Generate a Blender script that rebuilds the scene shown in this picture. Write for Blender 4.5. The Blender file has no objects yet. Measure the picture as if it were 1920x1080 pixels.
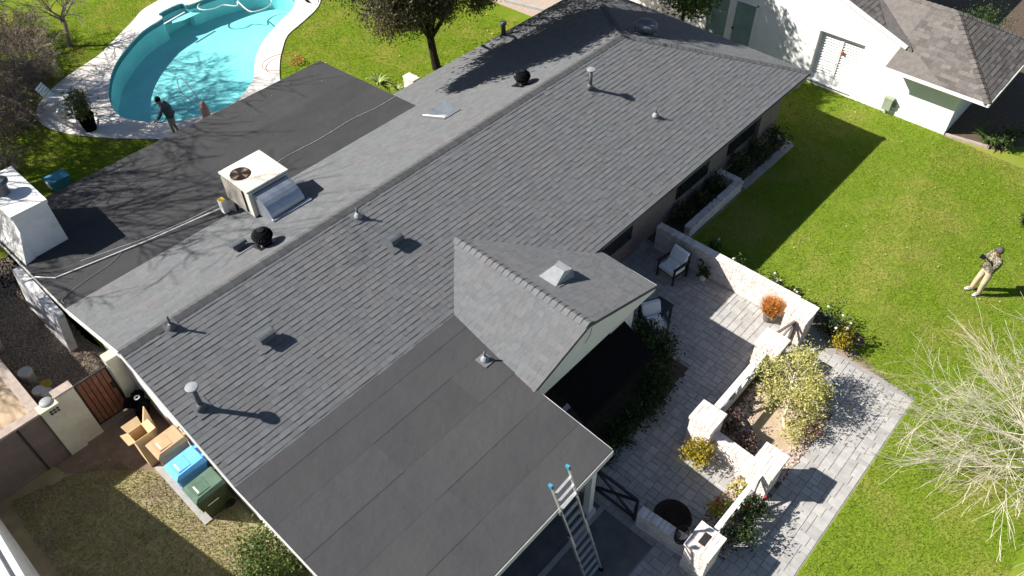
import bpy, math, random
import numpy as np
from mathutils import Vector, Matrix, geometry
R_ = math.radians
random.seed(7)
rng = np.random.default_rng(11)
scene = bpy.context.scene
COL = scene.collection

# ------------------------------------------------------------------ camera, world, sun
CAM_Z = 17.0
cam = bpy.data.cameras.new('camera')
camo = bpy.data.objects.new('camera', cam)
COL.objects.link(camo)
CR = np.array([[0.67356645, -0.73900474, -0.01342514], [-0.5421569, -0.48164096, -0.6885404], [0.50236852, 0.47105624, -0.72507371]])
camo.matrix_world = Matrix(((CR[0][0], -CR[1][0], -CR[2][0], 0), (CR[0][1], -CR[1][1], -CR[2][1], 0), (CR[0][2], -CR[1][2], -CR[2][2], CAM_Z), (0, 0, 0, 1)))
cam.sensor_width = 36
cam.lens = 1468.65 / 1920 * 36
cam.clip_start = 0.1
cam.clip_end = 2000
scene.camera = camo
SUN = Vector((0.82, -0.93, -1.0)).normalized()
world = bpy.data.worlds.new('World')
scene.world = world
world.use_nodes = True
wn = world.node_tree.nodes
sky = wn.new('ShaderNodeTexSky')
sky.sky_type = 'NISHITA'
sky.sun_disc = False
sky.sun_elevation = math.asin(-SUN.z)
sky.sun_rotation = math.atan2(-SUN.x, -SUN.y)
sky.air_density = 1.0
sky.dust_density = 0.6
world.node_tree.links.new(sky.outputs[0], wn['Background'].inputs[0])
wn['Background'].inputs[1].default_value = 0.05
sl = bpy.data.lights.new('sun', 'SUN')
sl.energy = 5.0
sl.angle = R_(0.53)
sl.color = (1.0, 0.945, 0.865)
so = bpy.data.objects.new('sun', sl)
so.rotation_euler = SUN.to_track_quat('-Z', 'Y').to_euler()
so.location = (-20, 30, 40)
COL.objects.link(so)
scene.view_settings.view_transform = 'Standard'
scene.view_settings.look = 'None'
scene.view_settings.exposure = 0.95
scene.view_settings.gamma = 1.0
scene.render.engine = 'CYCLES'
scene.cycles.max_bounces = 6
scene.cycles.transparent_max_bounces = 8

# ------------------------------------------------------------------ materials
MATS = {}
def mat(name, c1, c2=None, scale=3.0, rough=0.85, bump=0.0, bscale=60.0, piece=0.0, metallic=0.0, spec=0.25, detail=5, c3=None, scale3=0.5, lo=0.35, hi=0.65, trans=0.0, wave=0.0, wscale=1.3):
    m = bpy.data.materials.new(name)
    m.use_nodes = True
    nt = m.node_tree; N = nt.nodes; L = nt.links
    b = N['Principled BSDF']
    b.inputs['Roughness'].default_value = rough
    b.inputs['Metallic'].default_value = metallic
    b.inputs['Specular IOR Level'].default_value = spec
    geo = N.new('ShaderNodeNewGeometry')
    def noise(sc, det=5):
        n = N.new('ShaderNodeTexNoise'); n.inputs['Scale'].default_value = sc; n.inputs['Detail'].default_value = det
        n.inputs['Roughness'].default_value = 0.6
        L.new(geo.outputs['Position'], n.inputs['Vector']); return n
    def ramp(src, l, h):
        r = N.new('ShaderNodeMapRange'); r.inputs[1].default_value = l; r.inputs[2].default_value = h
        L.new(src, r.inputs[0]); return r.outputs[0]
    c2 = c2 or tuple(x * 0.8 for x in c1)
    mx = N.new('ShaderNodeMix'); mx.data_type = 'RGBA'
    mx.inputs[6].default_value = (*c1, 1); mx.inputs[7].default_value = (*c2, 1)
    L.new(ramp(noise(scale, detail).outputs[0], lo, hi), mx.inputs[0])
    out = mx.outputs[2]
    if c3:
        m3 = N.new('ShaderNodeMix'); m3.data_type = 'RGBA'
        m3.inputs[7].default_value = (*c3, 1)
        L.new(out, m3.inputs[6]); L.new(ramp(noise(scale3, 4).outputs[0], 0.48, 0.66), m3.inputs[0])
        out = m3.outputs[2]
    if piece:
        at = N.new('ShaderNodeAttribute'); at.attribute_name = 'rnd'
        oi = N.new('ShaderNodeObjectInfo')
        ad = N.new('ShaderNodeMath'); ad.operation = 'ADD'
        L.new(at.outputs['Fac'], ad.inputs[0]); L.new(oi.outputs['Random'], ad.inputs[1])
        fr = N.new('ShaderNodeMath'); fr.operation = 'FRACT'; L.new(ad.outputs[0], fr.inputs[0])
        mr = N.new('ShaderNodeMapRange'); mr.inputs[3].default_value = 1 - piece; mr.inputs[4].default_value = 1 + piece
        L.new(fr.outputs[0], mr.inputs[0])
        ml = N.new('ShaderNodeVectorMath'); ml.operation = 'SCALE'
        L.new(out, ml.inputs[0]); L.new(mr.outputs[0], ml.inputs['Scale'])
        out = ml.outputs[0]
    L.new(out, b.inputs['Base Color'])
    if bump:
        bp = N.new('ShaderNodeBump'); bp.inputs['Strength'].default_value = bump; bp.inputs['Distance'].default_value = 0.02
        L.new(noise(bscale, 6).outputs[0], bp.inputs['Height']); L.new(bp.outputs[0], b.inputs['Normal'])
        if wave:
            b2 = N.new('ShaderNodeBump'); b2.inputs['Strength'].default_value = 1.0; b2.inputs['Distance'].default_value = wave
            L.new(noise(wscale, 3).outputs[0], b2.inputs['Height']); L.new(bp.outputs[0], b2.inputs['Normal']); L.new(b2.outputs[0], b.inputs['Normal'])
    if trans:
        tr = N.new('ShaderNodeBsdfTranslucent'); L.new(out, tr.inputs[0])
        ms = N.new('ShaderNodeMixShader'); ms.inputs[0].default_value = trans
        L.new(b.outputs[0], ms.inputs[1]); L.new(tr.outputs[0], ms.inputs[2])
        L.new(ms.outputs[0], N['Material Output'].inputs[0])
    MATS[name] = m
    return m

M_shingle = mat('charcoal shingle', (.158, .166, .173), (.141, .148, .155), scale=9, bump=.6, bscale=140, piece=.085, c3=(.159, .157, .162), scale3=1.1, rough=.95, spec=.1)
M_cap = mat('cap shingle', (.12, .122, .126), (.095, .097, .10), scale=12, bump=.4, bscale=120, piece=.10, rough=.95, spec=.1)
M_shingle2 = mat('grey brown shingle', (.165, .15, .14), (.125, .115, .108), scale=6, bump=.4, bscale=100, piece=.25, rough=.95, spec=.1)
M_roll = mat('rolled roofing', (.062, .062, .0655), (.056, .056, .0595), scale=2.2, bump=.35, bscale=220, piece=.05, c3=(.066, .0655, .068), scale3=.55, wave=.035, wscale=1.6, rough=.95, spec=.1)
M_rolldark = mat('dark rolled roofing', (.058, .058, .061), (.051, .051, .054), scale=1.5, bump=.3, bscale=220, piece=.06, rough=.95, spec=.1, c3=(.062, .062, .064), scale3=.6, wave=.03, wscale=1.4)
M_white = mat('white paint', (.78, .78, .77), (.74, .74, .73), scale=2, rough=.6, bump=.15, bscale=70, c3=(.68, .67, .65), scale3=.8)
M_fascia = mat('white fascia', (.66, .66, .64), (.55, .55, .54), scale=4, rough=.6)
M_stucco = mat('white stucco', (.8, .8, .79), (.74, .74, .73), scale=6, bump=.35, bscale=60, c3=(.66, .65, .62), scale3=1.6)
M_cream = mat('cream stucco', (.60, .58, .46), (.52, .50, .40), scale=3, bump=.35, bscale=70, c3=(.5, .47, .38), scale3=1.2)
M_brownwall = mat('brown stucco', (.20, .155, .135), (.16, .125, .11), scale=3, bump=.35, bscale=70)
M_tancap = mat('tan coping', (.42, .35, .30), (.33, .27, .235), scale=7, bump=.3)
M_brick = mat('whitewashed brick', (.74, .70, .67), (.68, .62, .59), scale=14, bump=.3, piece=.09, c3=(.62, .49, .445), scale3=5.5, rough=.9)
M_mortar = mat('pale mortar', (.56, .53, .51), scale=20, bump=.2)
M_rbrick = mat('shade darkened weathered brick', (.26, .215, .205), (.2, .155, .145), scale=12, piece=.14, bump=.3)  # brick colour darkened to carry the deep shade under the eave
M_paver = mat('grey paver', (.415, .405, .39), (.335, .328, .32), scale=5, bump=.3, bscale=110, piece=.13, rough=.85)
M_sand = mat('jointing sand', (.31, .30, .285), scale=20)
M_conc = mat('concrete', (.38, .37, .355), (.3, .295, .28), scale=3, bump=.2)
M_darkconc = mat('dark concrete', (.16, .155, .15), (.11, .11, .11), scale=2, bump=.2)  # darker concrete tone, used on carport floor and garage door
M_deck = mat('pale cool deck', (.70, .66, .61), (.60, .56, .52), scale=1.6, bump=.2, bscale=90, c3=(.62, .60, .585), scale3=.6)
M_deckside = mat('deck edge', (.25, .2, .17))
M_plaster = mat('pool plaster', (.40, .72, .72), (.34, .66, .67), scale=1.2, c3=(.44, .78, .77), scale3=.4, rough=.7)
M_tile = mat('waterline tile', (.05, .16, .2), (.08, .22, .26), scale=20, rough=.3)
M_soil = mat('dry soil', (.26, .20, .15), (.19, .145, .11), scale=2.5, bump=.5, bscale=30, c3=(.33, .27, .21), scale3=.7)
M_sandy = mat('sandy dirt', (.46, .36, .255), (.36, .275, .19), scale=3, bump=.5, bscale=25, c3=(.5, .42, .32), scale3=1.0)
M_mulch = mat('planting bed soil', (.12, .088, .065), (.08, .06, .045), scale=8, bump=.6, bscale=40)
M_lawn = mat('lawn turf', (.145, .218, .018), (.17, .238, .024), scale=1.2, bump=.5, bscale=55, c3=(.25, .255, .055), scale3=.45, rough=.95, spec=.05)
M_lawn2 = mat('back lawn turf', (.12, .185, .012), (.145, .205, .016), scale=1.4, bump=.6, bscale=55, c3=(.21, .22, .035), scale3=.8, rough=.95, spec=.05)
M_blade = mat('grass blade', (.165, .26, .018), (.205, .29, .034), scale=1.5, rough=.7, c3=(.30, .31, .08), scale3=.6, piece=.3, trans=.35, spec=.1)
M_drygrass = mat('patchy dry turf', (.25, .225, .11), (.31, .26, .155), scale=2.5, bump=.6, bscale=40, c3=(.23, .175, .125), scale3=.9, spec=.05)
M_dryblade = mat('dry grass blade', (.36, .31, .16), (.22, .23, .075), scale=2, piece=.3, trans=.3, spec=.1)
M_gravel = mat('gravel stone', (.40, .33, .26), (.28, .215, .17), scale=30, piece=.4, rough=.9)
M_rock = mat('river rock', (.50, .40, .34), (.38, .30, .26), scale=10, piece=.35, rough=.85)
M_galv = mat('galvanised steel', (.46, .5, .55), (.36, .4, .46), scale=5, rough=.38, metallic=.75, spec=.5)
M_lead = mat('grey flashing', (.31, .325, .335), (.25, .265, .275), scale=8, rough=.6, metallic=.1)
M_ventgrey = mat('painted grey vent', (.13, .14, .155), (.10, .11, .125), scale=8, rough=.5, metallic=.2)
M_acbeige = mat('beige enamel', (.68, .64, .57), (.60, .56, .5), scale=2, rough=.45)
M_acdark = mat('dark fan void', (.05, .022, .018), scale=10, rough=.7)
M_bronze = mat('dark bronze metal', (.03, .028, .027), (.022, .02, .02), scale=6, rough=.45, spec=.5)
M_taupe = mat('taupe weathered metal', (.17, .145, .13), (.13, .11, .10), scale=6, rough=.6)
M_glarerail = mat('glare pale rail', (.72, .70, .68), (.64, .62, .60), scale=9, rough=.5)  # pale tone carries the sun glare on the fence rails
M_black = mat('black gloss metal', (.012, .012, .013), (.02, .02, .02), scale=8, rough=.22, spec=.6)
M_blackmatte = mat('black fabric', (.006, .006, .007), (.009, .009, .010), scale=8, rough=.95, spec=.02)
M_rust = mat('rusted dark steel', (.035, .018, .013), (.02, .012, .01), scale=7, rough=.8)
M_glass = mat('dark window glass', (.012, .016, .018), (.02, .025, .028), scale=1, rough=.08, spec=.6)
M_gglass = mat('green tinted pane', (.24, .35, .31), (.17, .26, .235), scale=1.5, rough=.1, spec=.6)
M_wood = mat('cedar slat', (.24, .105, .065), (.17, .075, .048), scale=8, piece=.18, rough=.6)
M_aluminium = mat('aluminium', (.62, .63, .65), (.5, .51, .53), scale=10, rough=.35, metallic=.6)
M_bluecap = mat('blue plastic', (.06, .26, .38), scale=5, rough=.5)
M_binblue = mat('blue bin plastic', (.13, .40, .78), (.11, .36, .72), scale=4, rough=.45)
M_bingreen = mat('green bin plastic', (.085, .145, .105), (.06, .11, .08), scale=4, rough=.5)
M_bintan = mat('tan bin plastic', (.44, .30, .18), (.36, .24, .14), scale=4, rough=.5)
M_binbody = mat('dark olive bin plastic', (.05, .065, .03), (.035, .05, .02), scale=4, rough=.5)
M_card = mat('cardboard', (.62, .45, .26), (.55, .39, .21), scale=5, rough=.9)
M_mattress = mat('marbled quilted fabric', (.72, .72, .73), (.40, .42, .46), scale=2.6, rough=.8, bump=.3, bscale=20, lo=.5, hi=.7)
M_cushion = mat('white cushion', (.85, .85, .85), (.79, .80, .81), scale=5, rough=.9, bump=.2)
M_bucket = mat('white bucket plastic', (.74, .74, .74), (.66, .66, .67), scale=8, rough=.4)
M_yellow = mat('yellow plastic', (.62, .42, .03), scale=5, rough=.4)
M_red = mat('red rubber', (.42, .09, .04), (.34, .07, .03), scale=5, rough=.5)
M_bark = mat('dark bark', (.035, .026, .021), (.022, .016, .013), scale=14, bump=.8, bscale=30, rough=.95)
M_twig = mat('pale grey twig', (.66, .60, .50), (.54, .48, .39), scale=6, rough=.9)
M_twig2 = mat('brown grey twig', (.30, .24, .21), (.17, .125, .11), scale=4, rough=.9)
M_twig3 = mat('tan dry twig', (.42, .34, .28), (.3, .235, .2), scale=4, rough=.9)
M_leafdark = mat('dark evergreen leaf', (.075, .085, .035), (.12, .12, .06), scale=1.6, piece=.45, rough=.55, trans=.25, c3=(.2, .155, .095), scale3=.5)
M_leaftan = mat('tan dry leaf', (.24, .185, .105), (.12, .105, .05), scale=2.5, piece=.45, rough=.6, trans=.25)
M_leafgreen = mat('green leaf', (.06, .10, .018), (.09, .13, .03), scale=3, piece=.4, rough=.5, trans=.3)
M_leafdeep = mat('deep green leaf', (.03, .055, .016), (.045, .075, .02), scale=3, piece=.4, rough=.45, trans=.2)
M_leafyellow = mat('yellow green leaf', (.58, .54, .21), (.42, .42, .12), scale=3, piece=.3, rough=.6, trans=.3)
M_leafgold = mat('golden leaf', (.38, .29, .03), (.28, .24, .03), scale=4, piece=.3, rough=.6, trans=.3)
M_orange = mat('orange grass', (.66, .24, .06), (.60, .38, .10), scale=5, piece=.35, rough=.7, trans=.3)
M_bamboo = mat('variegated leaf', (.36, .40, .17), (.13, .19, .04), scale=6, piece=.3, rough=.5)
M_petal = mat('white petal', (.82, .80, .76), scale=5, trans=.2)
M_redpetal = mat('red petal', (.55, .04, .06), scale=5, trans=.2)
M_dryshrub = mat('reddish dry shrub', (.13, .075, .06), (.18, .11, .085), scale=5, piece=.3)
M_fallen = mat('fallen leaf', (.55, .45, .27), (.38, .25, .12), scale=6, piece=.4)
M_skin = mat('skin', (.42, .25, .17), (.38, .22, .15), scale=9, rough=.6)
M_hair = mat('black hair', (.012, .011, .011), scale=20, rough=.6)
M_hairgrey = mat('greying hair', (.11, .10, .10), (.04, .035, .035), scale=25, rough=.7)
M_navy = mat('slate blue shirt', (.085, .115, .155), (.065, .09, .125), scale=6, rough=.9)
M_shorts = mat('grey mauve shorts', (.30, .275, .35), (.24, .22, .29), scale=6, rough=.9)
M_khaki = mat('khaki cotton', (.52, .42, .30), (.44, .35, .25), scale=5, rough=.9)
M_camo = mat('patterned olive shirt', (.13, .125, .075), (.045, .045, .03), scale=16, rough=.9, detail=1, c3=(.40, .37, .28), scale3=19, lo=.45, hi=.55)
M_shoe = mat('white trainer', (.74, .73, .72), scale=6, rough=.6)
M_sole = mat('dark sole', (.05, .05, .055), scale=6)
M_rope = mat('white cable', (.72, .72, .71), scale=6, rough=.5)
M_thin = mat('grey wire', (.34, .34, .34), scale=6, rough=.5)
M_hose = mat('black hose', (.015, .015, .016), scale=6, rough=.5)
M_phone = mat('camera body', (.012, .012, .013), scale=6, rough=.4)
M_boxgreen = mat('sage utility enamel', (.30, .36, .25), scale=5, rough=.5)
M_pink = mat('faded pink plastic', (.55, .33, .30), scale=5)

def water_mat():
    m = bpy.data.materials.new('pool water'); m.use_nodes = True; m.use_transparent_shadow = True
    N = m.node_tree.nodes; L = m.node_tree.links
    for n in list(N): N.remove(n)
    out = N.new('ShaderNodeOutputMaterial')
    t = N.new('ShaderNodeBsdfTransparent'); t.inputs[0].default_value = (.72, .95, .96, 1)
    g = N.new('ShaderNodeBsdfGlossy'); g.inputs[1].default_value = 0.03
    mx = N.new('ShaderNodeMixShader')
    tc = N.new('ShaderNodeNewGeometry'); no = N.new('ShaderNodeTexNoise'); no.inputs['Scale'].default_value = 2.2; no.inputs['Detail'].default_value = 3
    bp = N.new('ShaderNodeBump'); bp.inputs['Strength'].default_value = .25; bp.inputs['Distance'].default_value = .05
    L.new(tc.outputs['Position'], no.inputs['Vector']); L.new(no.outputs[0], bp.inputs['Height'])
    L.new(bp.outputs[0], g.inputs['Normal']); mx.inputs[0].default_value = .045
    L.new(t.outputs[0], mx.inputs[1]); L.new(g.outputs[0], mx.inputs[2]); L.new(mx.outputs[0], out.inputs[0])
    return m
M_water = water_mat()

# ------------------------------------------------------------------ helpers
WL = {}            # world translation of each object
def wloc(o): return WL.get(o.name, Vector((0, 0, 0)))
def props(o, label=None, cat=None, group=None, kind=None):
    if label: o['label'] = label
    if cat: o['category'] = cat
    if group: o['group'] = group
    if kind: o['kind'] = kind
    return o
def thing(name, label, cat, loc, group=None):
    o = bpy.data.objects.new(name, None); COL.objects.link(o)
    o.empty_display_size = .2
    o.location = loc; WL[o.name] = Vector(loc)
    return props(o, label, cat, group)
def place(o, c, parent):
    WL[o.name] = Vector(c)
    if parent is not None:
        o.parent = parent; o.location = Vector(c) - wloc(parent)
    else: o.location = c
    COL.objects.link(o)
class MB:
    def __init__(s): s.v = []; s.f = []; s.r = []; s.cur = 0.0
    def add(s, vs, fs):
        n = len(s.v); s.v += [tuple(p) for p in vs]
        for f in fs: s.f.append(tuple(i + n for i in f)); s.r.append(s.cur)
        return s
    def box(s, x0, y0, z0, x1, y1, z1):
        return s.hexa([(x0, y0, z0), (x1, y0, z0), (x1, y1, z0), (x0, y1, z0), (x0, y0, z1), (x1, y0, z1), (x1, y1, z1), (x0, y1, z1)])
    def hexa(s, p): return s.add(p, [(0, 3, 2, 1), (4, 5, 6, 7), (0, 1, 5, 4), (1, 2, 6, 5), (2, 3, 7, 6), (3, 0, 4, 7)])
    def bar(s, a, b, w, h, up=(0, 0, 1)):
        a = Vector(a); b = Vector(b); d = (b - a).normalized(); u = Vector(up)
        if abs(d.dot(u)) > .98: u = Vector((1, 0, 0))
        x = d.cross(u).normalized() * (w / 2); y = x.cross(d).normalized() * (h / 2)
        return s.hexa([a - x - y, a + x - y, b + x - y, b - x - y, a - x + y, a + x + y, b + x + y, b - x + y])
    def prism(s, poly, z0, z1):
        n = len(poly); vs = [(x, y, z0) for x, y in poly] + [(x, y, z1) for x, y in poly]
        fs = [tuple(range(n))[::-1], tuple(range(n, 2 * n))] + [(i, (i + 1) % n, n + (i + 1) % n, n + i) for i in range(n)]
        return s.add(vs, fs)
    def slab(s, pts, t):      # extrude 3D polygon down by t
        n = len(pts); vs = [Vector(p) for p in pts] + [Vector(p) - Vector((0, 0, t)) for p in pts]
        return s.add(vs, [tuple(range(n)), tuple(range(n, 2 * n))[::-1]] + [(i, n + i, n + (i + 1) % n, (i + 1) % n) for i in range(n)])
    def tube(s, pts, r, k=6, cap=True):
        pts = [Vector(p) for p in pts]; n = len(pts)
        rr = r if isinstance(r, (list, tuple)) else [r] * n
        vs = []; u = None
        for i, p in enumerate(pts):
            d = (pts[min(i + 1, n - 1)] - pts[max(i - 1, 0)])
            d = d.normalized() if d.length > 1e-9 else Vector((0, 0, 1))
            if u is None:
                u = d.cross(Vector((0, 0, 1)))
                if u.length < .05: u = d.cross(Vector((1, 0, 0)))
            u = (u - d * u.dot(d)).normalized(); w = d.cross(u)
            for j in range(k):
                a = 2 * math.pi * j / k; vs.append(p + (u * math.cos(a) + w * math.sin(a)) * rr[i])
        fs = [(i * k + j, i * k + (j + 1) % k, (i + 1) * k + (j + 1) % k, (i + 1) * k + j) for i in range(n - 1) for j in range(k)]
        if cap: fs += [tuple(range(k))[::-1], tuple(range((n - 1) * k, n * k))]
        return s.add(vs, fs)
    def lathe(s, c, prof, k=16, axis=None):
        c = Vector(c); vs = []
        q = Vector((0, 0, 1)).rotation_difference(Vector(axis)) if axis is not None else None
        for r, z in prof:
            for j in range(k):
                a = 2 * math.pi * j / k; p = Vector((r * math.cos(a), r * math.sin(a), z))
                if q: p = q @ p
                vs.append(c + p)
        n = len(prof)
        fs = [(i * k + j, i * k + (j + 1) % k, (i + 1) * k + (j + 1) % k, (i + 1) * k + j) for i in range(n - 1) for j in range(k)]
        fs += [tuple(range(k))[::-1], tuple(range((n - 1) * k, n * k))]
        return s.add(vs, fs)
    def rock(s, c, r, flat=.6):
        ph = random.random() * 6; vs = []
        for j in range(6):
            a = ph + j * math.pi / 3; q = r * random.uniform(.75, 1.15); vs.append((c[0] + q * math.cos(a), c[1] + q * math.sin(a), c[2]))
        for j in range(6):
            a = ph + j * math.pi / 3 + .2; q = r * random.uniform(.45, .7); vs.append((c[0] + q * math.cos(a), c[1] + q * math.sin(a), c[2] + r * flat))
        return s.add(vs, [(j, (j + 1) % 6, 6 + (j + 1) % 6, 6 + j) for j in range(6)] + [(6, 7, 8, 9, 10, 11)])
    def mesh(s, name, smooth=False, rnd=False):
        me = bpy.data.meshes.new(name); me.from_pydata(s.v, [], s.f); me.update()
        if rnd:
            a = me.attributes.new('rnd', 'FLOAT', 'FACE'); a.data.foreach_set('value', s.r)
        if smooth: me.polygons.foreach_set('use_smooth', [True] * len(me.polygons))
        return me
    def build(s, name, m, parent=None, smooth=False, rnd=False, label=None, cat=None, group=None, kind=None):
        a = np.array(s.v); lo = a.min(0); hi = a.max(0); c = (lo + hi) / 2
        if parent is None: c[2] = lo[2]
        s.v = [tuple(p) for p in (a - c)]
        me = s.mesh(name, smooth, rnd); me.materials.append(m)
        o = bpy.data.objects.new(name, me); place(o, Vector(c), parent)
        return props(o, label, cat, group, kind)
def np_mesh(name, V, F, m, parent=None, rnd=None, smooth=False, **kw):
    """V (n,3), F (k,3|4) numpy"""
    c = (V.min(0) + V.max(0)) / 2
    if parent is None: c[2] = V[:, 2].min()
    me = bpy.data.meshes.new(name); k, q = F.shape
    me.vertices.add(len(V)); me.vertices.foreach_set('co', (V - c).astype(np.float32).ravel())
    me.loops.add(k * q); me.loops.foreach_set('vertex_index', F.astype(np.int32).ravel())
    me.polygons.add(k); me.polygons.foreach_set('loop_start', np.arange(0, k * q, q, dtype=np.int32))
    me.update(calc_edges=True)
    if rnd is not None:
        a = me.attributes.new('rnd', 'FLOAT', 'FACE'); a.data.foreach_set('value', rnd.astype(np.float32))
    if smooth: me.polygons.foreach_set('use_smooth', np.ones(k, bool))
    me.materials.append(m)
    o = bpy.data.objects.new(name, me); place(o, Vector(c), parent)
    return props(o, kw.get('label'), kw.get('cat'), kw.get('group'), kw.get('kind'))
def copy_tree(o, parent=None, loc=None):
    c = o.copy(); COL.objects.link(c)
    if parent is not None: c.parent = parent
    if loc is not None: c.location = loc
    for ch in list(o.children): copy_tree(ch, c)
    return c
def inst(name, me, parent, M):
    """a piece sharing mesh data; M is its world matrix"""
    o = bpy.data.objects.new(name, me); COL.objects.link(o)
    o.parent = parent; o.matrix_basis = Matrix.Translation(-wloc(parent)) @ M
    return o
def depth_score(p, n, area):
    d = np.array(p) - np.array([0, 0, CAM_Z]); q = CR @ d
    if q[2] <= 0: return -1
    x = 960 + 1468.65 * q[0] / q[2]; y = 540 + 1468.65 * q[1] / q[2]
    if not (-5 < x < 1925 and -5 < y < 1085): return -1
    L2 = d @ d
    return area * max(0, -(np.array(n) @ d)) / L2 ** 1.5
def clip_poly(poly, clip):
    """convex clip (ccw) of 2D polygon"""
    out = poly
    for i in range(len(clip)):
        a = clip[i]; b = clip[(i + 1) % len(clip)]; inp = out; out = []
        if not inp: break
        ins = lambda p: (b[0] - a[0]) * (p[1] - a[1]) - (b[1] - a[1]) * (p[0] - a[0]) >= -1e-9
        for j in range(len(inp)):
            p = inp[j]; q = inp[(j + 1) % len(inp)]; ip = ins(p); iq = ins(q)
            if ip: out.append(p)
            if ip != iq:
                d1 = (b[0] - a[0]) * (p[1] - a[1]) - (b[1] - a[1]) * (p[0] - a[0]); d2 = (b[0] - a[0]) * (q[1] - a[1]) - (b[1] - a[1]) * (q[0] - a[0])
                t = d1 / (d1 - d2); out.append((p[0] + t * (q[0] - p[0]), p[1] + t * (q[1] - p[1])))
    return out
def ccw(p):
    a = sum(p[i][0] * p[(i + 1) % len(p)][1] - p[(i + 1) % len(p)][0] * p[i][1] for i in range(len(p)))
    return p if a > 0 else p[::-1]
def sheet(name, outer, holes, z, m, kind='structure', **kw):
    loops = [[Vector((x, y, 0)) for x, y in outer]] + [[Vector((x, y, 0)) for x, y in h] for h in holes]
    tris = geometry.tessellate_polygon(loops)
    vs = [(p.x, p.y, z) for l in loops for p in l]
    mb = MB()
    for t in tris:
        a, b, c = (Vector(vs[i]) for i in t)
        if (b - a).cross(c - a).z < 0: t = (t[0], t[2], t[1])
        mb.f.append(tuple(t)); mb.r.append(0)
    mb.v = vs
    return mb.build(name, m, kind=kind, **kw)
def inside(x, y, poly):
    c = np.zeros(len(x), bool); n = len(poly)
    for i in range(n):
        x1, y1 = poly[i]; x2, y2 = poly[(i + 1) % n]
        if y1 == y2: continue
        cond = ((y1 > y) != (y2 > y)) & (x < (x2 - x1) * (y - y1) / (y2 - y1) + x1)
        c ^= cond
    return c
def smooth_loop(pts, n=4):
    out = []; k = len(pts)
    for i in range(k):
        p0, p1, p2, p3 = (np.array(pts[(i + j - 1) % k], float) for j in range(4))
        for t in np.arange(n) / n:
            out.append(tuple(.5 * (2 * p1 + (p2 - p0) * t + (2 * p0 - 5 * p1 + 4 * p2 - p3) * t * t + (3 * p1 - p0 - 3 * p2 + p3) * t ** 3)))
    return out

# leaf cards -----------------------------------------------------------------
def leaf_arrays(C, size, aspect=.5, up=.2, droop=0.0):
    n = len(C)
    d = rng.normal(size=(n, 3)); d[:, 2] += -droop; d /= np.linalg.norm(d, axis=1)[:, None]
    nrm = rng.normal(size=(n, 3)); nrm[:, 2] += up
    s = np.cross(d, nrm); s /= np.linalg.norm(s, axis=1)[:, None] + 1e-9
    L = (size * rng.uniform(.6, 1.3, n))[:, None]
    V = np.stack([C - d * L * .5, C + s * L * aspect * .5, C + d * L * .5, C - s * L * aspect * .5], 1).reshape(-1, 3)
    return V, np.arange(4 * n).reshape(n, 4)
def crown_points(center, rad, n, clumps=30, spread=.28, shell=.5, zmin=None):
    c = np.array(center); rad = np.array(rad, float)
    k = rng.normal(size=(clumps, 3)); k /= np.linalg.norm(k, axis=1)[:, None]
    k *= (shell + (1 - shell) * rng.random(clumps))[:, None]
    idx = rng.integers(0, clumps, n)
    P = k[idx] + rng.normal(size=(n, 3)) * spread * (.6 + .6 * rng.random(clumps))[idx][:, None]
    P = c + P * rad
    if zmin is not None: P[:, 2] = np.maximum(P[:, 2], zmin + .05 * rng.random(n))
    return P
def leaves(name, P, size, m, parent, aspect=.5, up=.2, droop=0.0, **kw):
    V, F = leaf_arrays(P, size, aspect, up, droop)
    return np_mesh(name, V, F, m, parent, rnd=rng.random(len(F)), **kw)
def limb(mb, a, b, r0, r1, k=5, wob=.06, seg=4):
    a = Vector(a); b = Vector(b); L = (b - a).length; pts = []; rr = []
    for i in range(seg + 1):
        t = i / seg; p = a.lerp(b, t)
        if 0 < i < seg: p += Vector([random.uniform(-1, 1) * wob * L for _ in range(3)])
        pts.append(p); rr.append(r0 + (r1 - r0) * t)
    mb.tube(pts, rr, k); return pts
def branch(mb, p, d, L, r, depth, spread=.55, up=.15, droop=0.0, k=4, nchild=3, minr=.004, seg=4, curl=.16):
    p = Vector(p); d = Vector(d).normalized(); pts = [p]; rr = [r]; s = L / seg
    for i in range(seg):
        d = (d + Vector([random.gauss(0, curl) for _ in range(3)]) + Vector((0, 0, up - droop * (i / seg)))).normalized()
        p = p + d * s; pts.append(p); rr.append(max(minr, r * (1 - .72 * (i + 1) / seg)))
    mb.tube(pts, rr, k if r > .012 else 3, cap=False)
    if depth > 0:
        for c in range(nchild):
            t = random.uniform(.3, 1.0); i = min(seg - 1, int(t * seg)); q = pts[i].lerp(pts[i + 1], t * seg - i)
            nd = (d + Vector([random.gauss(0, spread) for _ in range(3)])).normalized()
            branch(mb, q, nd, L * random.uniform(.5, .8), max(minr, rr[i] * .6), depth - 1, spread, up, droop, k, nchild, minr, seg, curl)

# ------------------------------------------------------------------ GROUND
POOL = smooth_loop([(16.2, 34.2), (15.18, 34.26), (14.94, 34.69), (13.79, 34.55), (13.69, 34.06), (12.46, 33.65), (11.07, 32.69), (10.05, 31.72), (9.18, 30.47), (8.73, 29.49), (8.50, 28.42), (8.73, 27.63), (9.13, 27.01), (9.79, 26.37), (10.85, 25.85), (11.7, 25.75), (12.53, 26.05), (13.40, 26.65), (13.98, 27.40), (14.52, 28.06), (15.41, 28.84), (16.74, 29.64), (17.98, 30.24), (18.61, 30.84), (18.9, 31.8), (18.5, 33.0), (17.5, 33.9)], 3)
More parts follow.
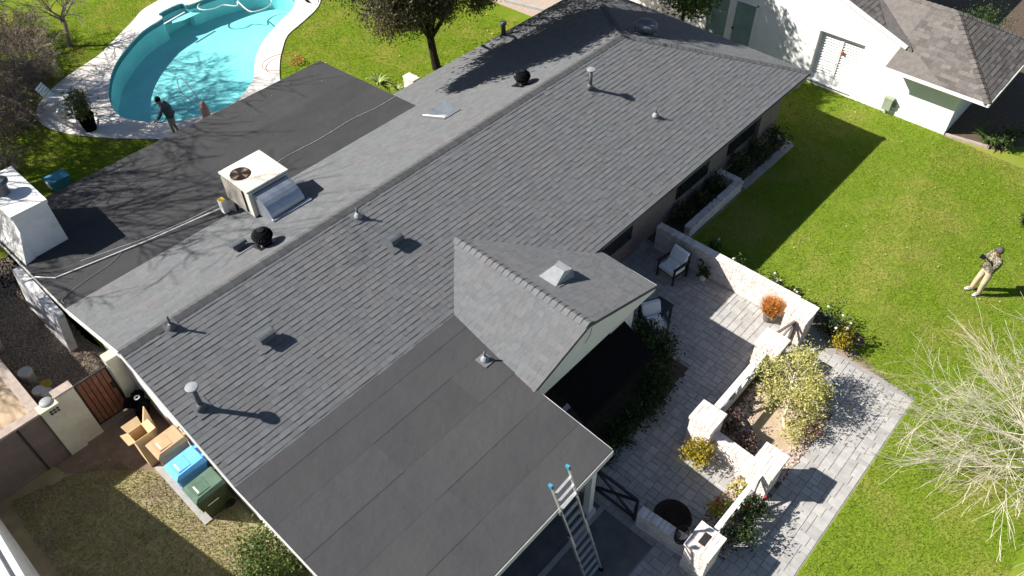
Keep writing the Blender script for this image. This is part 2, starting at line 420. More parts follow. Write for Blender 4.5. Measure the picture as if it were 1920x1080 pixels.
# keep the alcove corners sharp
ALC = [(15.18, 34.26), (14.94, 34.69), (13.79, 34.55), (13.69, 34.06)]
DECK = smooth_loop([(16.5, 36.4), (14.56, 35.77), (13.48, 35.45), (12.56, 34.76), (11.22, 33.88), (10.24, 33.24), (9.15, 32.85), (8.16, 32.46), (7.43, 32.0), (6.82, 31.5), (6.45, 30.9), (6.27, 29.91), (6.68, 28.62), (7.6, 27.2), (8.69, 25.87), (9.6, 24.6), (11.5, 23.9), (13.3, 24.6), (14.18, 25.93), (14.93, 26.95), (15.62, 27.71), (16.49, 28.51), (17.60, 28.95), (19.00, 29.60), (19.8, 30.6), (20.1, 32.5), (19.2, 35.2)], 3)
sheet('ground', [(-150, -150), (190, -150), (190, 200), (-150, 200)], [POOL], -0.012, M_soil)
sheet('lawn_front', [(2.0, -60), (120, -60), (120, 1.6), (29.2, 2.0), (28.15, 2.75), (27.84, 4.4), (28.0, 13), (23.85, 13), (23.8, 8.24), (16.42, 8.24), (16.42, 2.66), (15.72, .46), (2.0, .46)], [], -0.004, M_lawn)
sheet('shade_darkened_soil', [(28.0, 13), (27.84, 4.4), (28.15, 2.75), (29.2, 2.0), (120, 1.6), (120, 60), (28.0, 60)], [], -.004, M_mulch)  # soil coloured dark to deepen the shade beside the white house
sheet('lawn_back', [(2.6, 17), (24.9, 17), (24.9, 24), (20, 60), (-20, 60), (-20, 24.0), (1.2, 23.9)], [DECK], -0.004, M_lawn2)
sheet('side_yard', [(-8, -20), (2.3, -20), (2.3, 15.5), (-8, 15.5)], [], -0.006, M_drygrass)
sheet('side_yard_soil', [(-.2, 15.0), (.6, 14.3), (1.3, 13.5), (2.3, 13.3), (2.3, 15.5), (-.3, 15.5)], [], -0.003, mat('bare brown soil', (.20, .145, .11), (.15, .105, .08), scale=3, bump=.4, bscale=30))
sheet('neighbour_yard', [(-8, 15.5), (.15, 15.5), (.15, 40), (-8, 40)], [], -0.004, M_sandy)
sheet('gravel_path', [(.1, 15.6), (2.4, 15.6), (2.4, 23.9), (.1, 23.9)], [], -0.004, mat('gravel base', (.26, .21, .165), (.18, .145, .115), scale=18, bump=.6, bscale=40))
sheet('gravel_bed', [(24.9, 17), (40, 17), (40, 40), (26.4, 30), (24.6, 24.0)], [], -0.002, mat('pink gravel', (.45, .36, .30), (.33, .26, .21), scale=12, bump=.5, bscale=40))
MB().bar((24.98, 23.5, .05), (25.63, 20.9, .05), .18, .12).build('concrete_kerb', M_conc, label='pale concrete kerb between the back lawn and the gravel bed', cat='kerb')

# pool shell and deck
pool_water = sheet('pool_water', POOL, [], -0.10, M_water)
mb = MB(); n = len(POOL)
mb.v = [(x, y, .03) for x, y in POOL] + [(x, y, -1.02) for x, y in POOL]
mb.f = [(i, (i + 1) % n, n + (i + 1) % n, n + i) for i in range(n)]; mb.r = [0] * n
mb.build('pool_wall', M_plaster, kind='structure')
sheet('pool_floor', POOL, [], -1.02, M_plaster)
mb = MB(); cx = np.mean([p[0] for p in POOL]); cy = np.mean([p[1] for p in POOL])
inn = [(x + (cx - x) * .004, y + (cy - y) * .004) for x, y in POOL]
mb.v = [(x, y, -.02) for x, y in inn] + [(x, y, -.2) for x, y in inn]
mb.f = [(i, (i + 1) % n, n + (i + 1) % n, n + i) for i in range(n)]; mb.r = [0] * n
mb.build('waterline_tiles', M_tile, kind='structure')
deck = sheet('pool_deck', DECK, [POOL], .035, M_deck)
mb = MB(); n = len(DECK)
mb.v = [(x, y, .035) for x, y in DECK] + [(x, y, -.08) for x, y in DECK]
mb.f = [(i, (i + 1) % n, n + (i + 1) % n, n + i) for i in range(n)]; mb.r = [0] * n
mb.build('deck_edge', M_deckside, kind='structure')
sheet('pool_step', [(13.75, 34.5), (13.72, 34.1), (14.55, 33.9), (15.6, 33.95), (15.3, 34.25), (14.95, 34.65)], [], -.35, M_plaster)
MB().bar((13.55, 33.75, -.09), (14.75, 34.02, -.09), .07, .03).build('step_edge', M_white, kind='structure')

# ------------------------------------------------------------------ shingle builder
def shingles(roof, O, U, V, poly, expo=.138, budget=None, mm=None, widths=(.14, .18, .22, .27), tscale=1.0, hide=None):
    """adds tabs over the convex poly (u,v); returns candidate list for singles"""
    O = Vector(O); U = Vector(U).normalized(); V = Vector(V).normalized(); Nn = U.cross(V)
    if Nn.z < 0: Nn = -Nn
    poly = ccw(poly)
    us = [p[0] for p in poly]; vs = [p[1] for p in poly]
    v = min(vs); singles = []; stuff = []
    while v < max(vs) - .02:
        u = min(us) - random.random() * .3
        while u < max(us):
            w = random.choice(widths); t = random.choice((.010, .014, .015, .019)) * tscale
            q = [(u + .002, v), (u + w - .002, v), (u + w - .002, v + expo * 1.12), (u + .002, v + expo * 1.12)]
            c = clip_poly(q, poly)
            full = len(c) == 4 and all(abs(a[0] - b[0]) + abs(a[1] - b[1]) < 1e-6 for a, b in zip(sorted(c), sorted(q)))
            if len(c) > 2:
                P = O + U * (u + w / 2) + V * (v + expo / 2)
                sc = depth_score(P, Nn, w * expo) if full else -1
                if hide and hide(P): sc = -1
                (singles if sc > 0 else stuff).append((sc, u, w, v, t, c))
            u += w
        v += expo
    return dict(roof=roof, O=O, U=U, V=V, N=Nn, expo=expo, mat=mm, singles=singles, stuff=stuff)
_tabs = {}
def tab_mesh(w, t, e, m):
    k = (round(w, 3), round(t, 4), round(e, 3), m.name)
    if k not in _tabs:
        h = w / 2 - .002; L = e * 1.12
        b = MB().add([(-h, 0, 0), (h, 0, 0), (h, L, 0), (-h, L, 0), (-h, 0, t), (h, 0, t), (h, L, .004), (-h, L, .004)], [(4, 5, 6, 7), (0, 1, 5, 4), (1, 2, 6, 5), (3, 0, 4, 7)])
        me = b.mesh('shingle'); me.materials.append(m); _tabs[k] = me
    return _tabs[k]
def finish_shingles(sets, limit):
    allc = sorted(((s[0], i, s) for i, S in enumerate(sets) for s in S['singles']), key=lambda a: -a[0])
    for sc, i, s in allc[:limit]:
        S = sets[i]; _, u, w, v, t, c = s
        p = S['O'] + S['U'] * (u + w / 2) + S['V'] * v
        M = Matrix((( S['U'].x, S['V'].x, S['N'].x, p.x), (S['U'].y, S['V'].y, S['N'].y, p.y), (S['U'].z, S['V'].z, S['N'].z, p.z), (0, 0, 0, 1)))
        inst('shingle', tab_mesh(w, t, S['expo'], S['mat']), S['roof'], M)
    rest = {}
    for sc, i, s in allc[limit:]: rest.setdefault(i, []).append(s)
    for i, S in enumerate(sets):
        mb = MB()
        for _, u, w, v, t, c in S['stuff'] + rest.get(i, []):
            mb.cur = random.random(); e = S['expo'] * 1.12; n = len(c)
            base = [S['O'] + S['U'] * a + S['V'] * b for a, b in c]
            top = [p + S['N'] * (t + (.004 - t) * (b - v) / e) for p, (a, b) in zip(base, c)]
            mb.add(base + top, [tuple(range(n, 2 * n))] + [(k, (k + 1) % n, n + (k + 1) % n, n + k) for k in range(n)])
        if mb.v: mb.build('shingles', S['mat'], S['roof'], rnd=True, kind='stuff')
def cap_mesh(L, w, t, pitch, m):
    """bent cap shingle: local y along the ridge, butt raised at y=0"""
    h = w / 2; dz = h * pitch; mb = MB()
    a = [(-h, 0, -dz + t * .4), (0, 0, t), (h, 0, -dz + t * .4), (-h, L, -dz - .0), (0, L, .006), (h, L, -dz - .0)]
    b = [(x, y, z - t - .004) for x, y, z in a]
    mb.add(a + b, [(0, 1, 4, 3), (1, 2, 5, 4), (6, 7, 1, 0), (7, 8, 2, 1), (0, 3, 9, 6), (2, 8, 11, 5), (9, 10, 7, 6), (10, 11, 8, 7)])
    me = mb.mesh('ridge_cap'); me.materials.append(m); return me
def cap_run(parent, a, b, expo, w, t, pitch, m, lift=.015):
    """caps from a to b; butts face a"""
    a = Vector(a); b = Vector(b); d = (b - a).normalized(); L = (b - a).length
    x = d.cross(Vector((0, 0, 1))).normalized(); z = x.cross(d)
    me = cap_mesh(expo * 1.15, w, t, pitch, m); k = int(L / expo)
    for i in range(k):
        p = a + d * (i * L / k) + z * lift
        inst('ridge_cap', me, parent, Matrix(((x.x, d.x, z.x, p.x), (x.y, d.y, z.y, p.y), (x.z, d.z, z.z, p.z), (0, 0, 0, 1))))

# ------------------------------------------------------------------ MAIN HOUSE
XL, XR, XE = 1.97, 19.42, 24.03
YF, YR, YB = 8.50, 13.165, 18.40
ZR, S = 4.28, .338
zf = lambda y: ZR - S * (YR - y)
zb = lambda y: ZR - S * (y - YR)
house = thing('house', 'long low house with charcoal shingle roof filling the middle of the photo', 'house', (11, 12, 0))
roof = MB().slab([(XL, YF, zf(YF)), (XE, YF, zf(YF)), (XR, YR, ZR), (XL, YR, ZR)], .12).slab([(XL, YR, ZR), (XR, YR, ZR), (24.55, YB, zb(YB)), (XL, YB, zb(YB))], .12).add([(XR, YR, ZR), (XE, YF, zf(YF)), (24.55, YB, zb(YB))], [(0, 1, 2)]).build('roof', M_cap, house)
sets = []
lift = .004
sets.append(shingles(roof, (XL, YF, zf(YF) + lift), (1, 0, 0), (0, 1, S), [(0, 0), (XE - XL, 0), (XR - XL, (YR - YF) * math.hypot(1, S)), (0, (YR - YF) * math.hypot(1, S))], mm=M_shingle,
    hide=lambda P: (P.x < 8.3 and P.y < 9.65) or (P.y < 11.1 and abs(P.x - 9.65) < .2 + (11.1 - P.y) * 1.12)))
hb = math.hypot(1, S)
sets.append(shingles(roof, (24.55, YB, zb(YB) + lift), (-1, 0, 0), (0, -1, S), [(0, 0), (24.55 - XL, 0), (24.55 - XL, (YB - YR) * hb), (24.55 - XR, (YB - YR) * hb)], mm=M_shingle, tscale=.6,
    hide=lambda P: P.x < 13.5 and P.y > 16.5))
eu = Vector((.52, YB - YF, zb(YB) - zf(YF))); el = eu.length; eu.normalize()
ev = Vector((XR, YR, ZR)) - Vector((XE, YF, zf(YF))); evu = ev.dot(eu); ev = ev - eu * evu; evl = ev.length
sets.append(shingles(roof, Vector((XE, YF, zf(YF) + lift)), eu, ev, [(0, 0), (el, 0), (evu, evl)], mm=M_shingle, tscale=.7))
cap_run(roof, (XL, YR, ZR), (XR, YR, ZR), .21, .3, .03, S, M_cap)
cap_run(roof, (XE, YF, zf(YF)), (XR, YR, ZR), .21, .26, .026, .22, M_cap)
cap_run(roof, (24.55, YB, zb(YB)), (XR, YR, ZR), .21, .26, .026, .22, M_cap)
# cross gable over the entry
GX, GZ, GS = 9.65, 3.556, .325
gz = lambda x: GZ - GS * abs(x - GX)
groof = MB().slab([(GX, 11.03, GZ), (GX, 6.64, GZ), (12.42, 6.64, gz(12.42)), (12.5, 8.40, gz(12.5))], .10).slab([(GX, 11.03, GZ), (8.1, 9.50, gz(8.1)), (7.72, 6.64, gz(7.72)), (GX, 6.64, GZ)], .10).build('roof', M_cap, house, label='lighter front gable roof with a row of ridge caps')
gh = math.hypot(1, GS)
sets.append(shingles(groof, (12.5, 6.64, gz(12.5) + lift), (0, 1, 0), (-1, 0, GS), [(0, .08), (1.76, 0), (4.39, 2.85 * gh), (0, 2.85 * gh)], mm=M_shingle, tscale=.55))
sets.append(shingles(groof, (7.72, 6.64, gz(7.72) + lift), (0, 1, 0), (1, 0, GS), [(0, 0), (2.86, .38 * gh), (4.39, 1.93 * gh), (0, 1.93 * gh)], mm=M_shingle, tscale=.55))
cap_run(groof, (GX, 6.66, GZ), (GX, 10.95, GZ), .185, .3, .03, GS, M_shingle)
finish_shingles(sets, 300)
# flat carport roof in front
CP = [(XL, 9.5), (8.16, 9.5), (7.80, 6.64), (7.74, 4.52), (XL, 4.52)]
zc = lambda y: 3.045 - .038 * (9.5 - y)
croof = MB().slab([(x, y, zc(y)) for x, y in CP], .16).build('roof', M_rolldark, house, label='flat grey front roof section of rolled roofing')
ys = [4.50, 5.42, 6.36, 7.30, 8.24, 9.02, 9.56]
def cx_right(y): return 7.74 + (y - 4.52) * .06 / 2.12 if y < 6.64 else 7.80 + (y - 6.64) * .36 / 2.86
for i in range(6):
    y0, y1 = ys[i], ys[i + 1] + .06; cut = [XL - .015]
    xx = XL
    if i < 5:
        while xx < 7:
            xx += random.uniform(2.0, 3.1)
            if xx < cx_right(y0) - .7: cut.append(xx)
    cut.append(None)
    for j in range(len(cut) - 1):
        xa = cut[j]; e = cut[j + 1]
        xb0 = e if e else cx_right(y0) + .012; xb1 = e if e else cx_right(y1) + .012
        h0 = .008 + .002 * ((i + j) % 2); ov = .05 if e else 0
        MB().slab([(xa, y0, zc(y0) + h0 + .002), (xb0 + ov, y0, zc(y0) + h0 + .002), (xb1 + ov, y1, zc(y1) + h0 - .003), (xa, y1, zc(y1) + h0 - .003)], .004).build('roofing_sheet', M_roll, croof)
# low rear porch roof
zp = lambda y: 3.125 - .074 * (y - 16.58)
proof = MB().slab([(XL, 16.55, zp(16.55)), (13.42, 16.55, zp(16.55)), (13.47, 21.6, zp(21.6)), (XL, 21.6, zp(21.6))], .16).build('roof', M_rolldark, house, label='low dark rear porch roof of rolled roofing')
for i in range(5):
    y0, y1 = 16.55 + 1.01 * i, 16.55 + 1.01 * (i + 1)
    MB().slab([(XL - .01, y0 - .05, zp(y0 - .05) + .008), (13.44 + .01 * i, y0 - .05, zp(y0 - .05) + .008), (13.45 + .01 * i, y1, zp(y1) + .014), (XL - .01, y1, zp(y1) + .014)], .006).build('roofing_sheet', M_rolldark, proof)
# fascias
def fas(a, b, h=.2, t=.03, mm=M_fascia):
    return MB().bar(Vector(a) - Vector((0, 0, h / 2)), Vector(b) - Vector((0, 0, h / 2)), t, h).build('fascia', mm, house)
fas((XL - .016, YR + .01, ZR), (XL - .016, 21.62, zp(21.6)) if False else (XL - .016, 16.6, zb(16.6)), .2, .022)
fas((XL - .016, YR - .01, ZR), (XL - .016, 9.5, zf(9.5)), .2, .022)
fas((XL - .016, 9.5, zc(9.5)), (XL - .016, 4.5, zc(4.5)), .18, .022)
fas((XL - .016, 16.6, zp(16.6)), (XL - .016, 21.62, zp(21.6)), .16, .026)
fas((XL, 4.49, zc(4.49) - .004), (7.76, 4.49, zc(4.49) - .004), .18, .03)
fas((7.76, 4.52, zc(4.5) - .004), (7.82, 6.6, zc(6.6) - .004), .18, .03)
fas((XL, 21.63, zp(21.6) - .01), (13.48, 21.63, zp(21.6) - .01), .14, .03, M_ventgrey)
fas((13.46, 16.6, zp(16.6)), (13.49, 21.6, zp(21.6)), .16, .02, M_ventgrey)
fas((12.6, YF - .015, zf(YF) - .012), (XE, YF - .015, zf(YF) - .03), .07, .02, M_ventgrey)
fas((XE + .015, YF, zf(YF) - .02), (24.57, YB, zb(YB) - .02), .15, .02, M_ventgrey)
fas((12.44, 6.66, gz(12.42) - .012), (12.5, 8.38, gz(12.5) - .012), .15, .03)
# gable face, soffit
yg = 6.66
MB().add([(7.85, yg, 2.47), (12.40, yg, 2.47), (12.40, yg, gz(12.40) - .05), (GX, yg, GZ - .05), (7.85, yg, gz(7.85) - .05), (7.85, yg + .12, 2.47), (12.40, yg + .12, 2.47), (12.40, yg + .12, gz(12.40) - .05), (GX, yg + .12, GZ - .05), (7.85, yg + .12, gz(7.85) - .05)],
    [(0, 1, 2, 3, 4), (9, 8, 7, 6, 5), (0, 5, 6, 1), (1, 6, 7, 2), (2, 7, 8, 3), (3, 8, 9, 4), (4, 9, 5, 0)]).build('gable_board', M_white, house)
MB().tube([(9.7, 6.62, 3.44), (9.62, 6.6, 3.25), (9.45, 6.6, 3.1)], .008, 5).build('cable', M_ventgrey, house)
# walls
MB().box(2.3, 9.3, 0, 12.6, 16.9, 2.75).box(12.6, 9.34, 0, 23.7, 17.2, 2.62).build('wall', M_white, house)
MB().add([(2.28, 9.0, 2.6), (2.28, 17.4, 2.6), (2.28, 16.6, zb(16.6) - .14), (2.28, YR, ZR - .14), (2.28, 9.6, zf(9.6) - .14)], [(0, 1, 2, 3, 4)]).build('gable_wall', M_white, house)
MB().box(8.15, 7.0, 0, 12.1, 9.35, 2.5).build('wall', M_white, house, label='white entry wall below the front gable')
MB().box(2.3, 5.6, 0, 7.5, 9.25, 2.72).build('wall', M_white, house, label='white wall of the front wing')
MB().box(22.4, 9.12, 0, 23.75, 9.30, 2.5).box(12.13, 9.29, 0, 22.4, 9.335, 2.6).build('brick_wall', M_rbrick, house)
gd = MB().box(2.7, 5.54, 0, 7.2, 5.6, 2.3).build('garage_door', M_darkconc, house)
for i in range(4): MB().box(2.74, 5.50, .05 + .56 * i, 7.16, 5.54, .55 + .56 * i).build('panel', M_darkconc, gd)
for x0, x1 in ((20.65, 22.35), (17.6, 19.4), (13.3, 15.2)):
    w = MB().box(x0, 9.24, .75, x1, 9.29, 2.2).build('window', M_bronze, house)
    k = 2
    for i in range(k):
        xa = x0 + .06 + i * (x1 - x0 - .06) / k; MB().box(xa, 9.215, .82, xa + (x1 - x0 - .06) / k - .06, 9.235, 2.13).build('pane', M_glass, w)
w = MB().box(8.5, 6.94, .5, 11.0, 6.99, 2.2).build('window', M_bronze, house)
for i in range(3): MB().box(8.56 + .81 * i, 6.915, .57, 9.3 + .81 * i, 6.935, 2.13).build('pane', M_glass, w)
aw = MB().slab([(8.43, 6.64, 2.44), (11.10, 6.64, 2.44), (11.22, 5.78, 1.80), (8.5, 5.78, 1.80)], .03).slab([(8.5, 5.78, 1.80), (11.22, 5.78, 1.80), (11.22, 5.76, 1.62), (8.5, 5.76, 1.62)], .03).build('awning', M_blackmatte, house)
# porch and carport posts
for x in (3.0, 6.4, 9.8, 13.1): MB().box(x - .07, 21.2, 0, x + .07, 21.34, zp(21.3) - .17).build('post', M_white, house)
pp = MB().box(7.46, 4.72, 0, 7.62, 4.88, zc(4.8) - .18).build('post', M_white, house); MB().box(7.40, 4.66, 0, 7.68, 4.94, .25).build('post_base', M_fascia, pp)
MB().box(2.05, 4.7, 0, 2.19, 4.84, zc(4.8) - .18).build('post', M_white, house)
# stucco chimney on the rear porch roof
ch = MB().hexa([(2.30, 19.12, 2.75), (3.23, 19.17, 2.75), (3.23, 21.25, 2.6), (2.30, 21.25, 2.6), (2.34, 19.2, 4.2), (3.22, 19.2, 4.2), (3.23, 21.2, 4.2), (2.34, 21.2, 4.2)]).build('chimney', M_stucco, house)
MB().box(2.31, 19.17, 4.2, 3.25, 21.23, 4.3).build('chimney_cap', M_white, ch)
MB().lathe((2.62, 20.25, 4.3), [(.17, 0), (.17, .3), (.25, .31), (.27, .36), (.2, .42), (.03, .44)], 18).build('flue', M_ventgrey, ch, smooth=False)
MB().hexa([(2.0, 19.0, 2.9), (2.32, 19.1, 2.96), (2.32, 21.2, 2.8), (2.0, 21.2, 2.78), (2.26, 19.16, 3.6), (2.33, 19.18, 3.8), (2.33, 21.2, 3.8), (2.26, 21.2, 3.6)]).build('chimney_shoulder', M_stucco, ch)

# ------------------------------------------------------------------ ROOF EQUIPMENT
def on_f(x, y): return Vector((x, y, zf(y) + .02))
def on_b(x, y): return Vector((x, y, zb(y) + .02))
NF = Vector((0, -S, 1)).normalized(); NB = Vector((0, S, 1)).normalized()
def flash(t, c, n, sx, sy, m=None):
    m = M_shingle if m in (None, M_lead) else m
    c = Vector(c); v = Vector((0, 1, 0)); v = (v - n * v.dot(n)).normalized(); u = Vector((1, 0, 0)); u = (u - n * u.dot(n)).normalized()
    a = [c + u * (sx * i) + v * (sy * j) for i, j in ((-1, -1), (1, -1), (1, 1), (-1, 1))]
    MB().hexa([p for p in a] + [p + n * .012 for p in a]).build('flashing', m, t)
def tall_pipe(c, n, h, label):
    t = thing('vent_pipe', label, 'vent pipe', c, 'vent pipes on the shingle roof')
    flash(t, c, n, .17, .2)
    MB().lathe(c, [(.13, 0), (.08, .12), (.062, .16)], 14).build('collar', M_ventgrey, t, smooth=True)
    MB().lathe(c + Vector((0, 0, .05)), [(.055, 0), (.055, h - .12)], 14).build('pipe', M_ventgrey, t, smooth=True)
    MB().lathe(c + Vector((0, 0, h - .12)), [(.06, 0), (.07, .02), (.13, .04), (.135, .075), (.12, .085), (.03, .10)], 18).build('cap', M_lead, t)
tall_pipe(on_f(16.69, 12.27), NF, .70, 'tall grey capped vent pipe near the far end of the roof')
tall_pipe(on_f(2.48, 11.17), NF, .78, 'tall dark capped vent pipe near the left gable edge')
def cone_vent(c, n, label, h=.3, m=M_lead):
    t = thing('plumbing_vent', label, 'vent', c, 'small plumbing vents with cone flashings')
    flash(t, c, n, .15, .17)
    MB().lathe(c, [(.105, 0), (.1, .05), (.06, .13), (.035, .15)], 14).build('cone', m, t, smooth=True)
    MB().lathe(c + Vector((0, 0, .1)), [(.027, 0), (.027, h - .1)], 10).build('pipe', M_ventgrey, t, smooth=True)
cone_vent(on_f(8.14, 12.81), NF, 'small plumbing vent just below the ridge in the middle of the roof')
cone_vent(on_f(3.09, 12.98), NF, 'small plumbing vent beside the ridge at its left end', .36, M_ventgrey)
cone_vent(on_f(17.57, 10.42), NF, 'small plumbing vent on the far right roof slope below the capped pipe')
cone_vent(Vector((7.62, 8.03, zc(8.03) + .015)), Vector((0, 0, 1)), 'small plumbing vent on the flat front roof beside the gable')
def box_vent(c, n, label, m=M_ventgrey):
    t = thing('box_vent', label, 'roof vent', c, 'low box vents on the roof')
    flash(t, c, n, .26, .26)
    v = Vector((0, 1, 0)); v = (v - n * v.dot(n)).normalized(); u = Vector((1, 0, 0)); dn = 1 if n.y > 0 else -1
    mb = MB(); prof = []
    for k in range(7):
        a = math.pi * k / 6; prof.append((-.13 * math.cos(a), .14 + .09 * math.sin(a) ** .8 if 0 < k < 6 else .13))
    vs = []
    for sx in (-.19, .19):
        for yy, zz in prof: vs.append(c + u * sx + v * yy + n * zz)
        vs += [c + u * sx + v * .13 + n * .12, c + u * sx - v * .13 + n * .12]
    k = 9
    mb.add(vs, [tuple(range(k))[::-1], tuple(range(k, 2 * k))] + [(i, (i + 1) % k, k + (i + 1) % k, k + i) for i in range(k)])
    mb.build('hood', m, t)
    th = [(-.13, -.09), (.13, -.09), (.13, .09), (-.13, .09)]; MB().hexa([c + u * a + v * b for a, b in th] + [c + u * a + v * b + n * .125 for a, b in th]).build('throat', m, t)
box_vent(on_f(8.36, 11.77), NF, 'grey box vent above the front gable')
box_vent(on_f(4.42, 11.60), NF, 'grey box vent on the left part of the front roof slope')
box_vent(on_b(5.65, 14.33), NB, 'dark box vent on the rear slope beside the turbine vent')
def turbine(c, n, label):
    t = thing('turbine_vent', label, 'turbine vent', c, 'black turbine roof vents')
    flash(t, c, n, .24, .24, M_black)
    MB().lathe(c, [(.2, -.05), (.18, .1), (.2, .14)], 18).build('throat', M_black, t, smooth=True)
    MB().lathe(c + Vector((0, 0, .12)), [(.18, 0), (.22, .06), (.235, .15), (.215, .24), (.14, .3), (.02, .32)], 18).build('drum', M_blackmatte, t, smooth=True)
    for i in range(22):
        a0 = 2 * math.pi * i / 22; pts = []
        for k in range(6):
            q = k / 5; ph = R_(-60 + 140 * q); r = .255 * math.cos(ph) + .01; z = .12 + .155 + .17 * math.sin(ph); a = a0 + .5 * q
            pts.append((c + Vector((r * math.cos(a), r * math.sin(a), z)), c + Vector(((r - .03) * math.cos(a + .2), (r - .03) * math.sin(a + .2), z))))
        mb = MB(); mb.add([p for pr in pts for p in pr], [(2 * k, 2 * k + 1, 2 * k + 3, 2 * k + 2) for k in range(5)])
        mb.build('fin', M_black, t)
    MB().lathe(c + Vector((0, 0, .435)), [(.09, 0), (.09, .02), (.02, .035)], 14).build('crown_plate', M_black, t)
turbine(on_b(6.08, 13.89), NB, 'black turbine vent beside the air conditioner')
turbine(on_b(15.50, 13.95), NB, 'black turbine vent at the edge of the tree shadow')
# slope vent hoods
c = Vector((13.2, 15.2, zb(15.2) + .02))
M_slate = mat('blue grey sheet metal', (.20, .225, .26), (.16, .18, .21), scale=6, rough=.55)
t = thing('slant_vent', 'low sheet metal vent hood on the rear slope beside the porch roof corner', 'roof vent', c)
flash(t, c, NB, .34, .6, M_shingle)
MB().hexa([c + Vector(p) for p in ((-.28, -.55, .19), (.28, -.55, .19), (.3, .45, -.15), (-.3, .45, -.15), (-.1, -.45, .20), (.24, -.45, .20), (.28, .1, .24), (-.22, .1, .24))]).build('hood', M_slate, t)
MB().bar(c + Vector((-.30, .44, -.12)), c + Vector((-.24, -.5, .2)), .05, .02).build('edge_trim', M_white, t)
c = Vector((10.6, 8.35, gz(10.6) + .015)); NG = Vector((GS, 0, 1)).normalized()
t = thing('dormer_vent', 'pale metal dormer vent on the right slope of the front gable', 'roof vent', c)
flash(t, c, NG, .42, .34)
MB().hexa([c + Vector(p) for p in ((-.45, -.27, .14), (.27, -.27, -.09), (.27, .27, -.09), (-.45, .27, .14), (.0, -.16, .25), (.24, -.22, .20), (.24, .22, .20), (.0, .16, .25))]).build('hood', M_lead, t)
c = Vector((20.8, 13.16, ZR - .343 * (20.8 - XR) + .02)); NH = Vector((.343, 0, 1)).normalized()
t = thing('dome_vent', 'large round grey vent cap on the shaded hip end', 'roof vent', c)
flash(t, c, NH, .35, .35, M_ventgrey)
MB().lathe(c, [(.3, -.1), (.3, .12), (.38, .14), (.38, .3), (.3, .38), (.05, .42)], 20).build('cap', M_ventgrey, t, smooth=True)
c = on_b(19.22, 18.2)
t = thing('pipe_stub', 'short grey pipe at the shaded rear eave', 'vent pipe', c); flash(t, c, NB, .15, .15, M_ventgrey)
MB().lathe(c, [(.09, -.02), (.08, .4), (.12, .41), (.12, .5), (.03, .53)], 14).build('pipe', M_ventgrey, t, smooth=True)
# air conditioner
AC = thing('air_conditioner', 'beige packaged air conditioner with round fan grille on the rear slope', 'air conditioner', (7.35, 16.05, 3.4))
ax0, ax1, ay0, ay1, az0, az1 = 6.72, 7.98, 15.42, 16.68, 3.55, 4.42
MB().box(ax0 + .03, ay0 + .03, az0, ax1 - .03, ay1 - .03, az1 - .05).build('cabinet', M_acbeige, AC)
top = MB().box(ax0 - .01, ay0 - .01, az1 - .05, ax1 + .01, ay1 + .01, az1).build('lid', M_acbeige, AC)
fc = Vector((7.05, 16.18, az1))
MB().lathe(fc, [(.27, -.03), (.27, .004)], 28).build('fan_opening', M_acdark, AC)
g = MB()
for k in range(7):
    r = .04 + .036 * k; g.tube([fc + Vector((r * math.cos(a), r * math.sin(a), .02)) for a in np.linspace(0, 2 * math.pi, 25)], .005, 4)
for k in range(12):
    a = k * math.pi / 6; g.bar(fc + Vector((.03 * math.cos(a), .03 * math.sin(a), .024)), fc + Vector((.275 * math.cos(a), .275 * math.sin(a), .012)), .008, .006)
g.build('fan_guard', M_bronze, AC)
b = MB()
for k in range(4):
    a = k * math.pi / 2 + .3; b.hexa([fc + Vector(p) for p in [(.05 * math.cos(a), .05 * math.sin(a), .0), (.24 * math.cos(a - .3), .24 * math.sin(a - .3), .0), (.24 * math.cos(a + .3), .24 * math.sin(a + .3), .01), (.06 * math.cos(a + .5), .06 * math.sin(a + .5), .01)] + [(.05 * math.cos(a), .05 * math.sin(a), .004), (.24 * math.cos(a - .3), .24 * math.sin(a - .3), .004), (.24 * math.cos(a + .3), .24 * math.sin(a + .3), .014), (.06 * math.cos(a + .5), .06 * math.sin(a + .5), .014)]])
b.build('fan_blade', M_bintan, AC)
MB().box(ax0 + .62, ay0 - .004, az0 + .02, ax0 + .63, ay0 + .024, az1 - .06).build('panel_seam', M_ventgrey, AC)
MB().box(ax0 + .02, ay0 - .012, az1 - .12, ax1 - .02, ay0 + .026, az1 - .09).build('trim', M_fascia, AC)
for k in range(15):
    y = ay0 + .28 + .062 * k
    MB().box(ax0 - .022, y, az0 + .08, ax0 + .024, y + .022, az1 - .09).build('louvre', M_acbeige, AC)
MB().box(ax0 + .0, ay0 + .27, az0 + .07, ax0 + .029, ay0 + 1.21, az1 - .08).build('coil', M_acdark, AC)
for x, y in ((ax0 + .1, ay0 + .12), (ax1 - .1, ay0 + .12), (ax0 + .1, ay1 - .12), (ax1 - .1, ay1 - .12)):
    MB().box(x - .04, y - .04, zb(y) + .02, x + .04, y + .04, az0).build('leg', M_ventgrey, AC)
MB().box(ax0 + .05, ay0 + .05, az0 - .06, ax1 - .05, ay1 - .05, az0).build('base_rail', M_ventgrey, AC)
